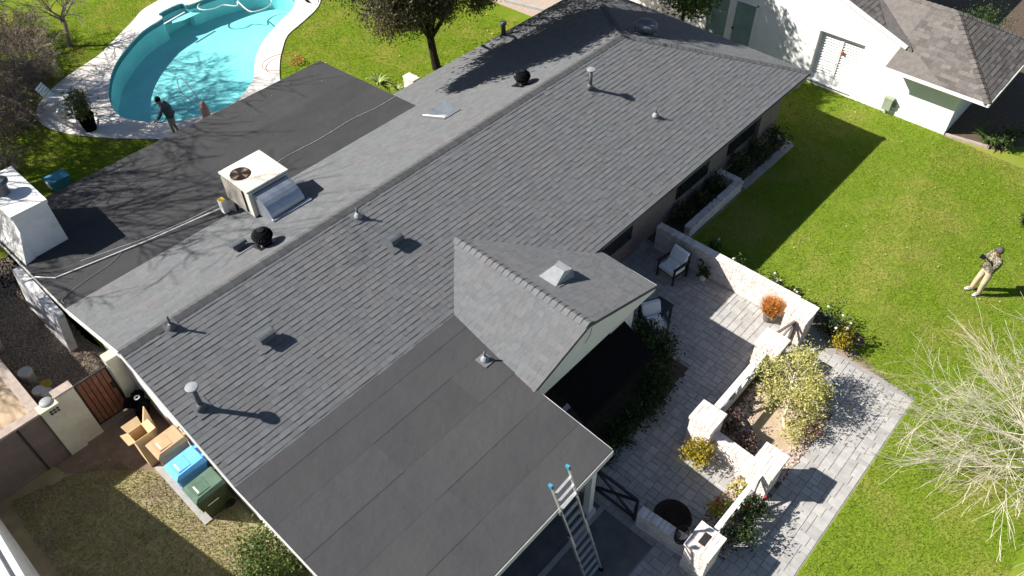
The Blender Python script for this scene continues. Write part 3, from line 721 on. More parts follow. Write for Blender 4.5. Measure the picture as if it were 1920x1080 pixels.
# duct: plenum plus quarter round elbow falling to the roof
d = MB(); prof = []
for k in range(9):
    a = math.pi / 2 * k / 8; prof.append((ay0 - .06 - .62 * math.sin(a), 3.8 - .03 + .50 * math.cos(a)))
x0, x1 = 6.86, 7.9
vs = [(x0, y, z) for y, z in prof] + [(x0, ay0, 3.77), (x0, ay0, 4.27)]
vs = [(x0, ay0 + .02, 4.27)] + [(x0, y, z) for y, z in prof] + [(x0, prof[-1][0], 3.68), (x0, ay0 + .02, 3.6)]
k = len(vs); vs2 = [(x1, y, z) for _, y, z in vs]
d.add(vs + vs2, [tuple(range(k)), tuple(range(k, 2 * k))[::-1]] + [(i, k + i, k + (i + 1) % k, (i + 1) % k) for i in range(k)])
d.build('duct', M_galv, AC)
MB().bar((6.84, 14.70, 3.80), (8.02, 14.66, 3.82), .1, .05).build('duct_flange', M_galv, AC)
t = thing('disconnect_box', 'small white electrical box with yellow label beside the air conditioner', 'electrical box', (6.55, 16.7, 3.1))
MB().box(6.45, 16.55, 3.22, 6.6, 16.75, 3.62).build('case', M_white, t); MB().box(6.46, 16.56, 3.62, 6.6, 16.74, 3.626).build('label_plate', M_yellow, t); MB().box(6.5, 16.62, zp(16.65), 6.55, 16.67, 3.22).build('leg', M_ventgrey, t)
# conduit and wires
def zroof(x, y): return (zp(y) if y > 16.56 else zb(y)) + .03
MB().tube([(1.72, 18.62, 2.86), (1.98, 18.32, 3.03), (2.30, 17.87, zroof(0, 17.87)), (4.57, 17.29, zroof(0, 17.29) + .02), (6.5, 16.75, 3.3)], .019, 8).build('conduit', M_rope, label='white conduit running across the rear porch roof to the air conditioner', cat='conduit')
MB().tube([(3.0, 17.9, 3.12), (4.6, 17.36, 3.16), (5.6, 17.1, 3.22), (6.5, 16.8, 3.4)], .006, 5).build('wire', M_rope, label='thin white wire strung just above the conduit', cat='wire')
def wire(pts): return MB().tube([(x, y, zroof(x, y)) for x, y in smooth_open(pts)], .007, 5)
def smooth_open(p, n=5):
    out = []
    for i in range(len(p) - 1):
        q = [np.array(p[max(0, min(len(p) - 1, i + j - 1))], float) for j in range(4)]
        for t in np.arange(n) / n: out.append(tuple(.5 * (2 * q[1] + (q[2] - q[0]) * t + (2 * q[0] - 5 * q[1] + 4 * q[2] - q[3]) * t * t + (3 * q[1] - q[0] - 3 * q[2] + q[3]) * t ** 3)))
    return out + [tuple(map(float, p[-1]))]
wire([(2.02, 16.75), (2.1, 16.98), (2.81, 17.16), (3.42, 17.24), (3.9, 17.46)]).build('wire', M_thin, label='loose grey wire drooping from the conduit to the left roof edge', cat='wire')
MW = M_rope
wire([(7.95, 17.0), (8.93, 17.56), (10.37, 17.53), (11.68, 17.61), (12.6, 17.5), (13.45, 17.54)]).build('wire', MW, label='long pale wire lying across the dark rear porch roof', cat='wire')

# ------------------------------------------------------------------ PAVING
sheet('patio_base', [(2.2, .46), (15.9, .46), (15.9, 2.7), (16.3, 2.9), (16.3, 9.4), (12.2, 9.4), (12.2, 7.0), (2.2, 7.0)], [], -.003, M_sand)
beds = [(8.7, 1.80, 10.87, 2.77), (11.05, 1.80, 13.95, 4.02), (8.1, 5.35, 12.75, 7.1), (10.7, 1.8, 11.2, 2.0)]
def paved(x, y):
    for a, b, c, d in beds:
        if a < x < c and b < y < d: return False
    if .50 < y < 1.80: return 3.0 < x < 15.70 + (y - .48) * .09
    if 1.80 <= y < 2.77 and x < 8.7: return 3 < x
    if 1.80 <= y < 4.2 and 13.95 < x < 15.8: return True
    if 2.77 <= y < 4.2: return 3 < x < 11.1
    if 4.02 <= y < 6.9: return 3.0 < x < 16.2 and (y < 4.5 or x > 7.9 or y < 5.5)
    if 6.9 <= y < 9.3: return 12.3 < x < 16.15
    return False
cand = []; y = .48
def lay(x, y, w, h):
    if paved(x + w / 2, y + h / 2): cand.append((depth_score((x + w / 2, y + h / 2, 0), (0, 0, 1), w * h), x, y, w, h))
while y < 9.3:
    x = 3 - random.random() * .3
    while x < 16.3:
        w = random.choice((.15, .225, .225, .30)); k = random.random()
        if k < .12: lay(x, y, w, .30); lay(x, y + .30, w, .15)
        elif k < .6: lay(x, y, w, .225); lay(x, y + .225, w, .225)
        elif k < .8: lay(x, y, w, .15); lay(x, y + .15, w, .30)
        else: lay(x, y, w, .30); lay(x, y + .30, w, .15)
        x += w
    y += .45
cand.sort(key=lambda a: -a[0])
patio = MB().box(2.4, .3, -.2, 16.0, .45, -.02).build('patio_edging', M_conc, kind='structure')
patio_o = bpy.data.objects['patio_base']
pm = {}
def paver_geo(mb, x0, y0, x1, y1, z=.012):
    g = .004; b = .006
    mb.add([(x0 + g, y0 + g, 0), (x1 - g, y0 + g, 0), (x1 - g, y1 - g, 0), (x0 + g, y1 - g, 0), (x0 + g + b, y0 + g + b, z), (x1 - g - b, y0 + g + b, z), (x1 - g - b, y1 - g - b, z), (x0 + g + b, y1 - g - b, z)],
           [(4, 5, 6, 7), (0, 1, 5, 4), (1, 2, 6, 5), (2, 3, 7, 6), (3, 0, 4, 7)])
stuffp = MB()
for i, (sc, x, y, w, h) in enumerate(cand):
    if i < 300 and sc > 0:
        if (w, h) not in pm:
            b = MB(); paver_geo(b, -w / 2, -h / 2, w / 2, h / 2); pm[w, h] = b.mesh('paver'); pm[w, h].materials.append(M_paver)
        inst('paver', pm[w, h], patio_o, Matrix.Translation((x + w / 2, y + h / 2, random.uniform(-.003, .001))))
    else:
        stuffp.cur = random.random(); paver_geo(stuffp, x, y, x + w, y + h, .012 + random.uniform(-.002, .002))
stuffp.build('pavers', M_paver, patio_o, rnd=True, kind='stuff')
sheet('planting_bed', [(11.08, 1.81), (13.93, 1.81), (13.93, 4.0), (11.08, 4.0)], [], .012, M_mulch)
sheet('planting_bed', [(8.72, 1.81), (10.86, 1.81), (10.86, 2.76), (8.72, 2.76)], [], .012, M_mulch)
sheet('planting_bed', [(8.12, 5.36), (12.73, 5.36), (12.73, 7.08), (8.12, 7.08)], [], .012, M_mulch)
sheet('planting_bed', [(16.2, 8.5), (23.5, 8.4), (23.5, 9.3), (16.2, 9.3)], [], .012, M_mulch)
sheet('planting_bed', [(16.42, 2.3), (16.9, 2.3), (17.1, 3.2), (16.85, 4.2), (16.85, 7.6), (16.42, 8.2)], [], .004, M_mulch)
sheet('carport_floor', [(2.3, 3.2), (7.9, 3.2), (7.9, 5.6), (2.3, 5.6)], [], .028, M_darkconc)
MB().bar((2.3, 4.62, .035), (7.9, 4.62, .035), .12, .03).build('apron_edge', M_conc, kind='structure')
def rocks(name, poly, n, r0, r1, m, avoid=None, z=.0, **kw):
    mb = MB(); xs = [p[0] for p in poly]; ys_ = [p[1] for p in poly]
    X = rng.uniform(min(xs), max(xs), n * 2); Y = rng.uniform(min(ys_), max(ys_), n * 2); ok = inside(X, Y, poly)
    for x, y in list(zip(X[ok], Y[ok]))[:n]:
        if avoid and avoid(x, y): continue
        mb.cur = random.random(); mb.rock((x, y, z), random.uniform(r0, r1))
    return mb.build(name, m, rnd=True, kind='stuff', **kw)
rocks('river_rocks', [(11.3, 1.82), (13.9, 1.82), (13.9, 3.8), (11.3, 3.8)], 2300, .02, .05, M_rock, lambda x, y: math.hypot(x - 12.6, (y - 2.7) * 1.1) < .62, .01)
rocks('river_rocks', [(8.75, 1.82), (10.8, 1.82), (10.8, 2.74), (8.75, 2.74)], 1300, .02, .045, M_rock, None, .01)
rocks('gravel', [(.32, 15.8), (2.25, 15.8), (2.25, 23.9), (.32, 23.9)], 9000, .014, .034, M_gravel, None, 0)
sheet('bed_soil', [(12.0, 2.2), (12.5, 2.0), (13.1, 2.15), (13.3, 2.7), (13.0, 3.3), (12.3, 3.3), (11.9, 2.8)], [], .03, M_sandy)

# ------------------------------------------------------------------ BRICKWORK
_bm = {}
def brick_mesh(l, w, h, m):
    k = (round(l, 3), round(w, 3), round(h, 3), m.name)
    if k not in _bm:
        b = MB().box(-l / 2, -w / 2, 0, l / 2, w / 2, h); me = b.mesh('brick'); me.materials.append(m); _bm[k] = me
    return _bm[k]
def put_brick(parent, x, y, z, l, w, h, m, rot=0):
    inst('brick', brick_mesh(l, w, h, m), parent, Matrix.Translation((x + random.uniform(-.003, .003), y + random.uniform(-.003, .003), z)) @ Matrix.Rotation(rot, 4, 'Z'))
BL, BH, J = .205, .062, .010
def brick_pillar(x0, y0, x1, y1, h, label):
    t = thing('brick_pillar', label, 'pillar', ((x0 + x1) / 2, (y0 + y1) / 2, 0), 'whitewashed brick pillars round the patio')
    MB().box(x0 + .02, y0 + .02, 0, x1 - .02, y1 - .02, h - .015).build('mortar', M_mortar, t)
    sx, sy = x1 - x0, y1 - y0; z = .01; k = 0; d = .1
    while z + BH < h - .11:
        for side in range(4):
            L = sx if side in (0, 2) else sy; nb = 3; ll = (L - .1) / nb
            for i in range(nb):
                u = (i + .5) * ll + (.0 if k % 2 else .1)
                if side == 0: put_brick(t, x0 + u, y0 + d / 2, z, ll - J, d, BH, M_brick)
                if side == 1: put_brick(t, x1 - d / 2, y0 + u, z, ll - J, d, BH, M_brick, math.pi / 2)
                if side == 2: put_brick(t, x1 - u, y1 - d / 2, z, ll - J, d, BH, M_brick)
                if side == 3: put_brick(t, x0 + d / 2, y1 - u, z, ll - J, d, BH, M_brick, math.pi / 2)
        z += BH + J; k += 1
    # projecting cap course: bricks laid flat
    e = .035; zc_ = h - .095
    nx, ny = 3, 6
    for i in range(nx):
        for j in range(ny):
            put_brick(t, x0 - e + (i + .5) * (sx + 2 * e) / nx, y0 - e + (j + .5) * (sy + 2 * e) / ny, zc_, (sx + 2 * e) / nx - .008, (sy + 2 * e) / ny - .008, .095 + random.uniform(-.003, .003), M_brick)
    return t
def brick_wall(x0, y0, x1, y1, h, label, th=.2, m=M_brick, cat='wall', name='brick_wall'):
    a = Vector((x0, y0, 0)); b = Vector((x1, y1, 0)); d = (b - a); L = d.length; d.normalize(); ang = math.atan2(d.y, d.x)
    t = thing(name, label, cat, ((x0 + x1) / 2, (y0 + y1) / 2, 0))
    MB().bar(a + Vector((0, 0, h / 2 - .03)), b + Vector((0, 0, h / 2 - .03)), th - .03, h - .07).build('mortar', M_mortar, t)
    z = .01; k = 0
    while z + BH < h - .08:
        u = (BL + J) * (.5 if k % 2 else 0) * -1
        while u < L - .02:
            s0 = max(u, 0); s1 = min(u + BL, L)
            if s1 - s0 > .04:
                p = a + d * ((s0 + s1) / 2); put_brick(t, p.x, p.y, z, s1 - s0, th, BH, m, ang)
            u += BL + J
        z += BH + J; k += 1
    n = int(L / .105)
    for i in range(n):        # row of headers on top
        p = a + d * ((i + .5) * L / n); put_brick(t, p.x, p.y, h - .075, L / n - .008, th + .05, .075, m, ang)
    return t
brick_pillar(15.32, 3.60, 15.94, 4.22, 1.15, 'brick pillar at the patio entry nearest the lawn, beside the orange potted grass')
brick_pillar(13.78, 3.62, 14.40, 4.24, 1.15, 'brick pillar between the patio entry and the yellow green bush')
brick_pillar(10.70, 3.62, 11.30, 4.22, 1.15, 'brick pillar standing behind the golden shrub')
brick_pillar(10.55, 1.93, 11.25, 2.47, 1.15, 'brick pillar between the river rocks and the front walkway')
brick_pillar(7.92, 1.94, 8.55, 2.50, 1.15, 'brick pillar with a dark plate on top beside the garden hose')
pl_ = bpy.data.objects['brick_pillar.004']; MB().box(8.10, 2.17, 1.152, 8.40, 2.32, 1.165).build('plate', M_bronze, pl_)
brick_wall(16.12, 8.9, 16.12, 4.2, .92, 'long whitewashed brick wall dividing the patio from the lawn')
brick_wall(10.98, 3.62, 10.92, 2.47, .68, 'short whitewashed brick wall joining two pillars beside the golden shrub')
brick_wall(8.16, 3.80, 8.24, 2.50, .62, 'low brick wall next to the black fire bowl')
brick_wall(17.1, 8.42, 20.25, 8.42, .42, 'low brick planter wall in the shade under the front eave')
brick_wall(20.2, 8.42, 20.2, 9.25, .42, 'short return of the shaded planter wall towards the window')
brick_wall(8.02, 5.25, 8.02, 5.6, .95, 'small brick pier beside the white carport post', .3)
MB().bar((20.4, 8.38, .03), (23.65, 8.34, .03), .28, .07).build('stone_edging', M_conc, label='pale edging strip along the shaded bed at the far corner', cat='edging')
MB().bar((23.65, 8.34, .03), (23.75, 9.1, .03), .22, .07).build('stone_edging', M_conc, label='short end piece of pale edging by the house corner', cat='edging')
# fences with crossed bars
def x_fence(name, a, b, z0, z1, label, cat, m, bays=2, w=.05, top=.05, cap=None):
    a = Vector(a); b = Vector(b); t = thing(name, label, cat, ((a.x + b.x) / 2, (a.y + b.y) / 2, 0))
    up = Vector((0, 0, 1))
    MB().bar(a + up * z1, b + up * z1, top, .05).build('top_rail', cap or m, t)
    MB().bar(a + up * z0, b + up * z0, w, w).build('bottom_rail', m, t)
    for i in range(bays + 1):
        p = a.lerp(b, i / bays); MB().box(p.x - w / 2, p.y - w / 2, 0 if i in (0, bays) else z0, p.x + w / 2, p.y + w / 2, z1 - .026).build('upright', m, t)
    for i in range(bays):
        p = a.lerp(b, i / bays); q = a.lerp(b, (i + 1) / bays)
        MB().bar(p + up * (z0 + .03), q + up * (z1 - .03), w * .8, w).build('brace', m, t)
        MB().bar(p + up * (z1 - .03), q + up * (z0 + .03), w * .74, w).build('brace', m, t)
    return t
x_fence('fence', (11.30, 3.93, 0), (13.78, 3.95, 0), .12, .95, 'pale fence with crossed braces between two pillars beside the yellow green bush', 'fence', M_glarerail, 2, .07, .17)
x_fence('fence', (8.55, 2.22, 0), (10.55, 2.20, 0), .12, .95, 'pale fence with crossed braces above the red flowers by the walkway', 'fence', M_glarerail, 2, .06, .12)
x_fence('gate', (15.28, 3.88, 0), (14.48, 4.06, 0), .1, .95, 'taupe metal gate with crossed braces at the sunlit patio entry', 'gate', M_taupe, 1, .06, .06)
x_fence('gate', (8.16, 5.08, 0), (8.16, 3.9, 0), .1, .92, 'black metal gate with crossed braces in the shade near the ladder', 'gate', M_bronze, 1, .06, .06)

# ------------------------------------------------------------------ WHITE HOUSE (right)
gs = .355
zg2 = lambda y: 2.68 + gs * (y - 6.83)
wh = thing('white_house', 'white neighbouring house with grey shingle roof at the upper right', 'house', (31, 8, 0))
XW = 27.9
MB().box(XW, 4.5, 0, 32, 7.2, 2.3).build('wall', M_white, wh)
OY0, OY1, OZ0, OZ1 = 8.20, 9.98, .12, 2.14
gwl = [[Vector((y, z, 0)) for y, z in ((6.95, 0), (22, 0), (22, 3.2), (15.0, zg2(15.0)), (6.8, zg2(6.8)))], [Vector((y, z, 0)) for y, z in ((OY0, OZ0), (OY0, OZ1), (OY1, OZ1), (OY1, OZ0))]]
gb_ = MB(); gb_.add([(XW + .004, p.x, p.y) for l in gwl for p in l], [tuple(t) for t in geometry.tessellate_polygon(gwl)])
gb_.build('gable_wall', M_white, wh)
DR = .24; xr = XW + .004
MB().add([(xr, OY0, OZ0), (xr, OY1, OZ0), (xr, OY1, OZ1), (xr, OY0, OZ1), (xr + DR, OY0, OZ0), (xr + DR, OY1, OZ0), (xr + DR, OY1, OZ1), (xr + DR, OY0, OZ1)], [(0, 1, 5, 4), (1, 2, 6, 5), (2, 3, 7, 6), (3, 0, 4, 7)]).build('window_reveal', M_white, wh)
MB().box(XW - .05, 4.5, 0, XW - .001, 22, .16).build('plinth', M_white, wh)
# main gable roof slope facing -Y
r1 = MB().slab([(27.85, 6.6, zg2(6.6)), (28.15, 6.85, zg2(6.85)), (29.7, 9.15, zg2(9.15)), (31.5, 9.15, zg2(9.15)), (38, 9.15, zg2(9.15)), (38, 15, zg2(15)), (27.85, 15, zg2(15))], .1).build('roof', M_shingle2, wh)
MB().bar((27.835, 6.8, zg2(6.8) - .05), (27.835, 15, zg2(15) - .05), .03, .16).build('fascia', M_white, wh)
wx0, wx1, wy0, wz0, ws = 27.1, 32.3, 3.5, 2.1, .54
apx = Vector(((wx0 + wx1) / 2, wy0 + 2.6, wz0 + ws * 2.6)); bck = Vector((apx.x, 10.2, apx.z))
A, B = Vector((wx0, wy0, wz0)), Vector((wx1, wy0, wz0)); C_, D_ = Vector((wx0, 7.08, wz0)), Vector((wx1, 9.6, wz0))
r2 = MB().add([A, B, D_, bck, apx, C_, (28.3, 7.0, wz0 + ws * 1.2), (wx1, wy0, wz0 - .1), (wx0, wy0, wz0 - .1), (wx0, 7.08, wz0 - .1)], [(0, 1, 4), (1, 2, 3, 4), (0, 4, 3, 6, 5), (0, 8, 7, 1), (0, 5, 9, 8)]).build('roof', M_shingle2, wh, label='hipped lower roof with curved ridge caps')
ss = []
gw = math.hypot(1, gs)
ss.append(shingles(r1, (27.84, 6.6, zg2(6.6) + lift), (1, 0, 0), (0, 1, gs), [(0, 0), (.2, 0), (1.86, 2.55 * gw), (9, 8.3 * gw), (0, 8.4 * gw)], mm=M_shingle2, expo=.17, widths=(.25, .32, .4)))
hw = math.hypot(1, ws)
ss.append(shingles(r2, Vector((wx1, wy0, wz0 + lift)) - Vector((5.2, 0, 0)), (1, 0, 0), (0, 1, ws), [(0, 0), (5.2, 0), (2.6, 2.6 * hw)], mm=M_shingle2, expo=.17, widths=(.25, .32, .4)))
ss.append(shingles(r2, (wx0, wy0, wz0 + lift), (0, 1, 0), (1, 0, ws), [(0, 0), (3.58, 0), (3.52, 1.1 * hw), (6.3, 2.6 * hw), (2.6, 2.6 * hw)], mm=M_shingle2, expo=.17, widths=(.25, .32, .4), tscale=.6))
ss.append(shingles(r2, (wx1, wy0, wz0 + lift), (0, 1, 0), (-1, 0, ws), [(0, 0), (6.1, 0), (6.1, 2.6 * hw), (2.6, 2.6 * hw)], mm=M_shingle2, expo=.17, widths=(.25, .32, .4)))
finish_shingles(ss, 300)
cap_run(r2, A, apx, .2, .28, .03, .3, M_shingle2); cap_run(r2, B, apx, .2, .28, .03, .3, M_shingle2); cap_run(r2, bck, apx, .2, .28, .03, .5, M_shingle2)
MB().bar(A + Vector((-.02, -.02, -.06)), C_ + Vector((-.02, 0, -.06)), .03, .12).build('fascia', M_white, wh)
MB().bar(A + Vector((-.02, -.03, -.06)), B + Vector((0, -.03, -.06)), .03, .12).build('fascia', M_white, wh)
MB().box(wx0 + .05, wy0 + .05, wz0 - .13, XW, 7.0, wz0 - .1).build('soffit', M_white, wh)
# shuttered opening
xs = XW + DR
sh = MB().box(xs - .05, OY0 + .002, OZ0 + .002, xs, OY0 + .06, OZ1 - .002).box(xs - .05, OY1 - .06, OZ0 + .002, xs, OY1 - .002, OZ1 - .002).box(xs - .05, OY0 + .062, OZ1 - .07, xs, OY1 - .062, OZ1 - .002).box(xs - .05, OY0 + .062, OZ0 + .002, xs, OY1 - .062, OZ0 + .25).build('window_frame', M_white, wh)
MB().box(xs + .001, OY0, OZ0, xs + .004, OY1, OZ1).build('backing', M_fascia, sh)
MB().box(xs - .07, 9.03, OZ0 + .004, xs - .002, 9.13, OZ1 - .072).build('mullion', M_fascia, sh)
MB().box(XW - .06, OY0 - .04, .085, XW - .002, OY1 + .03, .115).build('sill', M_bronze, sh)
for p in ((OY0 + .065, 9.025), (9.135, OY1 - .065)):
    for i in range(15):
        z = .42 + .11 * i; MB().hexa([(xs - .05, p[0], z), (xs - .05, p[1], z), (xs - .004, p[1], z + .045), (xs - .004, p[0], z + .045), (xs - .05, p[0], z + .01), (xs - .05, p[1], z + .01), (xs - .004, p[1], z + .058), (xs - .004, p[0], z + .058)]).build('slat', M_white, sh)
MB().lathe((xs - .09, 8.98, 1.45), [(.03, 0), (.06, .03), (.06, .10), (.02, .13)], 8).build('red_tag', M_red, sh)
# french doors
fd = MB().box(XW - .03, 12.6, .02, XW + .02, 12.68, 2.25).box(XW - .03, 14.75, .02, XW + .02, 14.95, 2.25).box(XW - .03, 12.6, 2.18, XW + .02, 14.95, 2.3).build('door', M_white, wh)
MB().box(XW - .015, 12.7, .15, XW + .008, 13.52, 2.16).build('pane', M_gglass, fd)
MB().box(XW - .015, 13.86, .15, XW + .008, 14.74, 2.16).build('pane', M_gglass, fd)
MB().box(XW - .05, 13.54, .02, XW - .002, 13.84, 2.17).build('stile', M_white, fd)
MB().lathe((XW - .05, 13.5, 1.05), [(.025, 0), (.045, .02), (.045, .06), (.02, .08)], 10, axis=(-1, 0, 0)).build('handle', M_black, fd)
t = thing('utility_box', 'sage green utility box mounted low on the white wall', 'utility box', (27.8, 6.75, 0))
MB().box(XW - .22, 6.55, .18, XW - .002, 6.85, .62).build('case', M_boxgreen, t); MB().box(XW - .23, 6.53, .62, XW - .002, 6.87, .65).build('cover', M_boxgreen, t); MB().tube([(XW - .1, 6.7, 0), (XW - .1, 6.7, .18)], .03, 8).build('pipe', M_fascia, t); MB().box(XW - .06, 6.42, .3, XW - .002, 6.53, .5).build('meter', M_lead, t)
MB().bar((27.84, 4.45, .03), (28.1, 3.0, .03), .16, .09).build('concrete_kerb', M_tancap, label='pale kerb strip beyond the corner of the white house', cat='kerb')
MB().prism([(27.0, 9.95), (27.25, 9.9), (27.35, 10.2), (27.1, 10.35), (26.95, 10.2)], 0, .22).build('garden_rock', M_rock, label='pinkish rock on the grass by the far roof corner', cat='rock')

# ------------------------------------------------------------------ NEIGHBOUR HOUSE (bottom left)
nb = thing('neighbour_house', 'neighbouring house whose white roof edge shows in the bottom left corner', 'house', (-4, 8, 0))
NBX, NBZ = -.10, -.32
zn = lambda y: 2.65 + NBZ + .26 * (16.3 - y)
MB().slab([(-1.62, 16.3, 2.33), (-9, 16.3, 2.33), (-9, 6, zn(6)), (-1.62, 6, zn(6))], .12).slab([(-1.62, 6, zn(6)), (-9, 6, zn(6)), (-9, -4, 2.33), (-1.62, -4, 2.33)], .12).build('roof', M_fascia, nb)
MB().bar((-1.59, 16.3, 2.25), (-1.59, 6, zn(6) - .08), .06, .24).build('fascia', M_white, nb)
MB().bar((-1.59, 6, zn(6) - .08), (-1.59, -4, 2.25), .06, .24).build('fascia', M_white, nb)
MB().add([(-1.8, 16, 0), (-1.8, -3.6, 0), (-1.8, -3.6, 2.5), (-1.8, 6, zn(6) - .2), (-1.8, 16, 2.5)], [(0, 1, 2, 3, 4)]).build('wall', M_white, nb)
MB().tube([(-1.72, 16, zn(16) + .04), (-1.72, 6, zn(6) + .04)], .02, 5).build('seam', M_ventgrey, nb)

# ------------------------------------------------------------------ LEFT SIDE: walls, gate
def wall_box(label, x0, y0, x1, y1, h, m, cap=M_tancap, seams=()):
    t = thing('garden_wall', label, 'wall', ((x0 + x1) / 2, (y0 + y1) / 2, 0))
    MB().box(x0, y0, 0, x1, y1, h - .06).build('face', m, t)
    MB().box(x0 - .012, y0 - .012, h - .06, x1 + .012, y1 + .012, h).build('coping', cap, t)
    return t
w1 = wall_box('brown stucco garden wall running off the left edge of the photo', -6, 15.45, .155, 15.66, 1.78, M_brownwall)
MB().box(-.42, 15.425, 0, -.38, 15.448, 1.72).build('control_joint', M_bronze, w1)
wall_box('tan side wall beside the gravel strip and buckets', .03, 15.672, .24, 26, 1.78, M_tancap)
p1 = wall_box('cream stucco pier with a grey meter dome on top', .168, 15.40, .60, 15.66, 1.80, M_cream, M_cream)
MB().lathe((.42, 15.62, 1.80), [(.16, 0), (.155, .025), (.11, .05), (.01, .06)], 18).build('dome', M_lead, p1, smooth=True)
for i in range(3):
    for j in range(2): MB().box(.34 + .08 * i, 15.385, 1.56 + .09 * j, .40 + .08 * i, 15.399, 1.62 + .09 * j).build('vent_slot', M_bronze, p1)
MB().box(.33, 15.388, 1.72, .58, 15.399, 1.77).build('vent_plate', M_white, p1)
wall_box('taller cream stucco pier next to the slatted gate', .604, 15.46, 1.05, 15.70, 1.95, M_cream, M_tancap)
mb = MB(); poly = []
mb.box(1.95, 15.55, 0, 2.32, 15.85, 1.95)
mb.build('garden_wall', M_cream, label='cream stucco wall between the slatted gate and the house', cat='wall')
gt = thing('gate', 'cedar slat gate in a black frame between cream walls', 'gate', (1.5, 15.7, 0))
for a, b in (((1.08, 15.68, .06), (1.08, 15.68, 1.72)), ((1.92, 15.68, .06), (1.92, 15.68, 1.72)), ((1.1, 15.68, 1.70), (1.9, 15.68, 1.70)), ((1.1, 15.68, .08), (1.9, 15.68, .08))):
    MB().bar(a, b, .05, .045).build('frame_bar', M_bronze, gt)
for i in range(6):
    x = 1.12 + .128 * i; MB().box(x, 15.665, .11, x + .106, 15.69, 1.67).build('slat', M_wood, gt)
MB().box(1.10, 15.692, .09, 1.9, 15.70, 1.69).build('backing', M_bronze, gt)  # added dark panel so the gaps between slats read as dark
MB().box(1.80, 15.62, .95, 1.86, 15.665, 1.15).build('latch', M_bronze, gt)
MB().bar((1.97, 15.62, .03), (1.93, 15.64, 1.7), .012, .03).build('jamb', M_fascia, gt)

# mattress
mt = MB(); pts = [(1.98, 20.6, .25), (1.93, 18.75, .02), (1.99, 17.6, 1.55), (2.06, 19.2, 1.9)]
mt.hexa([(1.72, 21.2, .02), (1.72, 18.62, .02), (1.94, 18.62, .02), (1.94, 21.2, .02), (1.88, 21.15, 1.45), (1.88, 18.55, 1.35), (2.1, 18.55, 1.38), (2.1, 21.15, 1.48)])
mt.build('mattress', M_mattress, label='stained white mattress leaning against the house under the eave', cat='mattress')
def bucket(x, y, lidm, label, r=.15, h=.38, tilt=None):
    t = thing('bucket', label, 'bucket', (x, y, 0), 'buckets on the gravel strip')
    MB().lathe((x, y, 0), [(r * .85, 0), (r, h * .8), (r * 1.06, h * .82), (r * 1.06, h * .9), (r, h)], 18).build('body', M_bucket, t, smooth=True)
    MB().lathe((x, y, h), [(r * 1.08, -.03), (r * 1.08, .012), (r * .95, .02), (r * .9, .008), (.02, .008)], 18).build('lid', lidm, t)
    MB().tube([(x + r * 1.1 * math.cos(a), y + .0, h * .85 - .16 * math.sin(a) * 0 - .02 + r * .9 * 0 - .10 * math.sin(a)) for a in np.linspace(0, math.pi, 9)], .005, 4).build('handle', M_aluminium, t)
    return t
bucket(.53, 18.45, M_bucket, 'white bucket with white lid, tallest of those by the side wall', .17, .42)
bucket(.50, 17.62, M_bucket, 'white bucket nearest the garden gate')
bucket(.62, 17.48, M_bucket, 'white bucket partly hidden behind the one nearest the gate', .14, .3)
bucket(.42, 20.2, M_yellow, 'bucket with yellow lid at the left edge of the photo')
MB().lathe((.72, 18.05, .0), [(.16, 0), (.17, .02), (.14, .035), (.02, .035)], 18).build('yellow_disc', M_yellow, label='loose round yellow lid lying on the gravel between buckets', cat='lid')

# wheelie bins
def bin_(x0, y0, bodym, lidm, label):
    x1, y1, H = x0 + .76, y0 + .56, 1.0
    t = thing('wheelie_bin', label, 'bin', ((x0 + x1) / 2, (y0 + y1) / 2, 0), 'wheeled bins along the house wall')
    MB().hexa([(x0 + .12, y0 + .06, .03), (x1 - .1, y0 + .06, .03), (x1 - .1, y1 - .06, .03), (x0 + .12, y1 - .06, .03), (x0 + .02, y0 + .01, H - .03), (x1 - .02, y0 + .01, H - .03), (x1 - .02, y1 - .01, H - .03), (x0 + .02, y1 - .01, H - .03)]).build('body', bodym, t)
    MB().box(x0 - .01, y0 - .015, H - .08, x1 + .01, y1 + .015, H - .028).build('rim', bodym, t)
    l = MB()
    l.hexa([(x0 - .03, y0 - .025, H - .025), (x1, y0 - .025, H - .025), (x1, y1 + .025, H - .025), (x0 - .03, y1 + .025, H - .025), (x0 + .07, y0 + .03, H + .06), (x1 - .04, y0 + .03, H + .08), (x1 - .04, y1 - .03, H + .08), (x0 + .07, y1 - .03, H + .06)])
    l.build('lid', lidm, t)
    MB().box(x0 + .12, y0 + .09, H + .062, x0 + .44, y1 - .09, H + .082).build('lid_panel', lidm, t)
    MB().box(x0 + .15, y0 + .13, H + .083, x0 + .19, y1 - .2, H + .085).build('embossed_mark', M_fascia, t)
    MB().tube([(x1 + .02, y0 + .04, H - .02), (x1 + .08, y0 + .04, H + .02), (x1 + .08, y1 - .04, H + .02), (x1 + .02, y1 - .04, H - .02)], .016, 6).build('handle', bodym, t)
    for q in (.3, .5, .7): MB().box(x0 + .06 - .04 * q, y0 + .08 + (y1 - y0 - .16) * q - .012, .25, x0 + .10 - .04 * q, y0 + .08 + (y1 - y0 - .16) * q + .012, H - .12).build('rib', bodym, t)
    for yy in (y0 + .12, y1 - .12): MB().box(x1 - .03, yy - .04, H + .0, x1 + .07, yy + .04, H + .06).build('hinge', bodym, t)
    for yy in (y0 + .03, y1 - .03): MB().lathe((x1 - .12, yy, .12), [(.12, -.025), (.12, .025)], 16, axis=(0, 1, 0)).build('wheel', M_black, t)
    return t
bin_(1.48, 12.88, M_bintan, M_bintan, 'tan wheelie bin between the cardboard and the blue bin')
bin_(1.46, 12.04, M_binblue, M_binblue, 'blue wheelie bin in the middle of the row')
gb = bin_(1.44, 11.20, M_binbody, M_bingreen, 'dark green wheelie bin at the near end of the row')
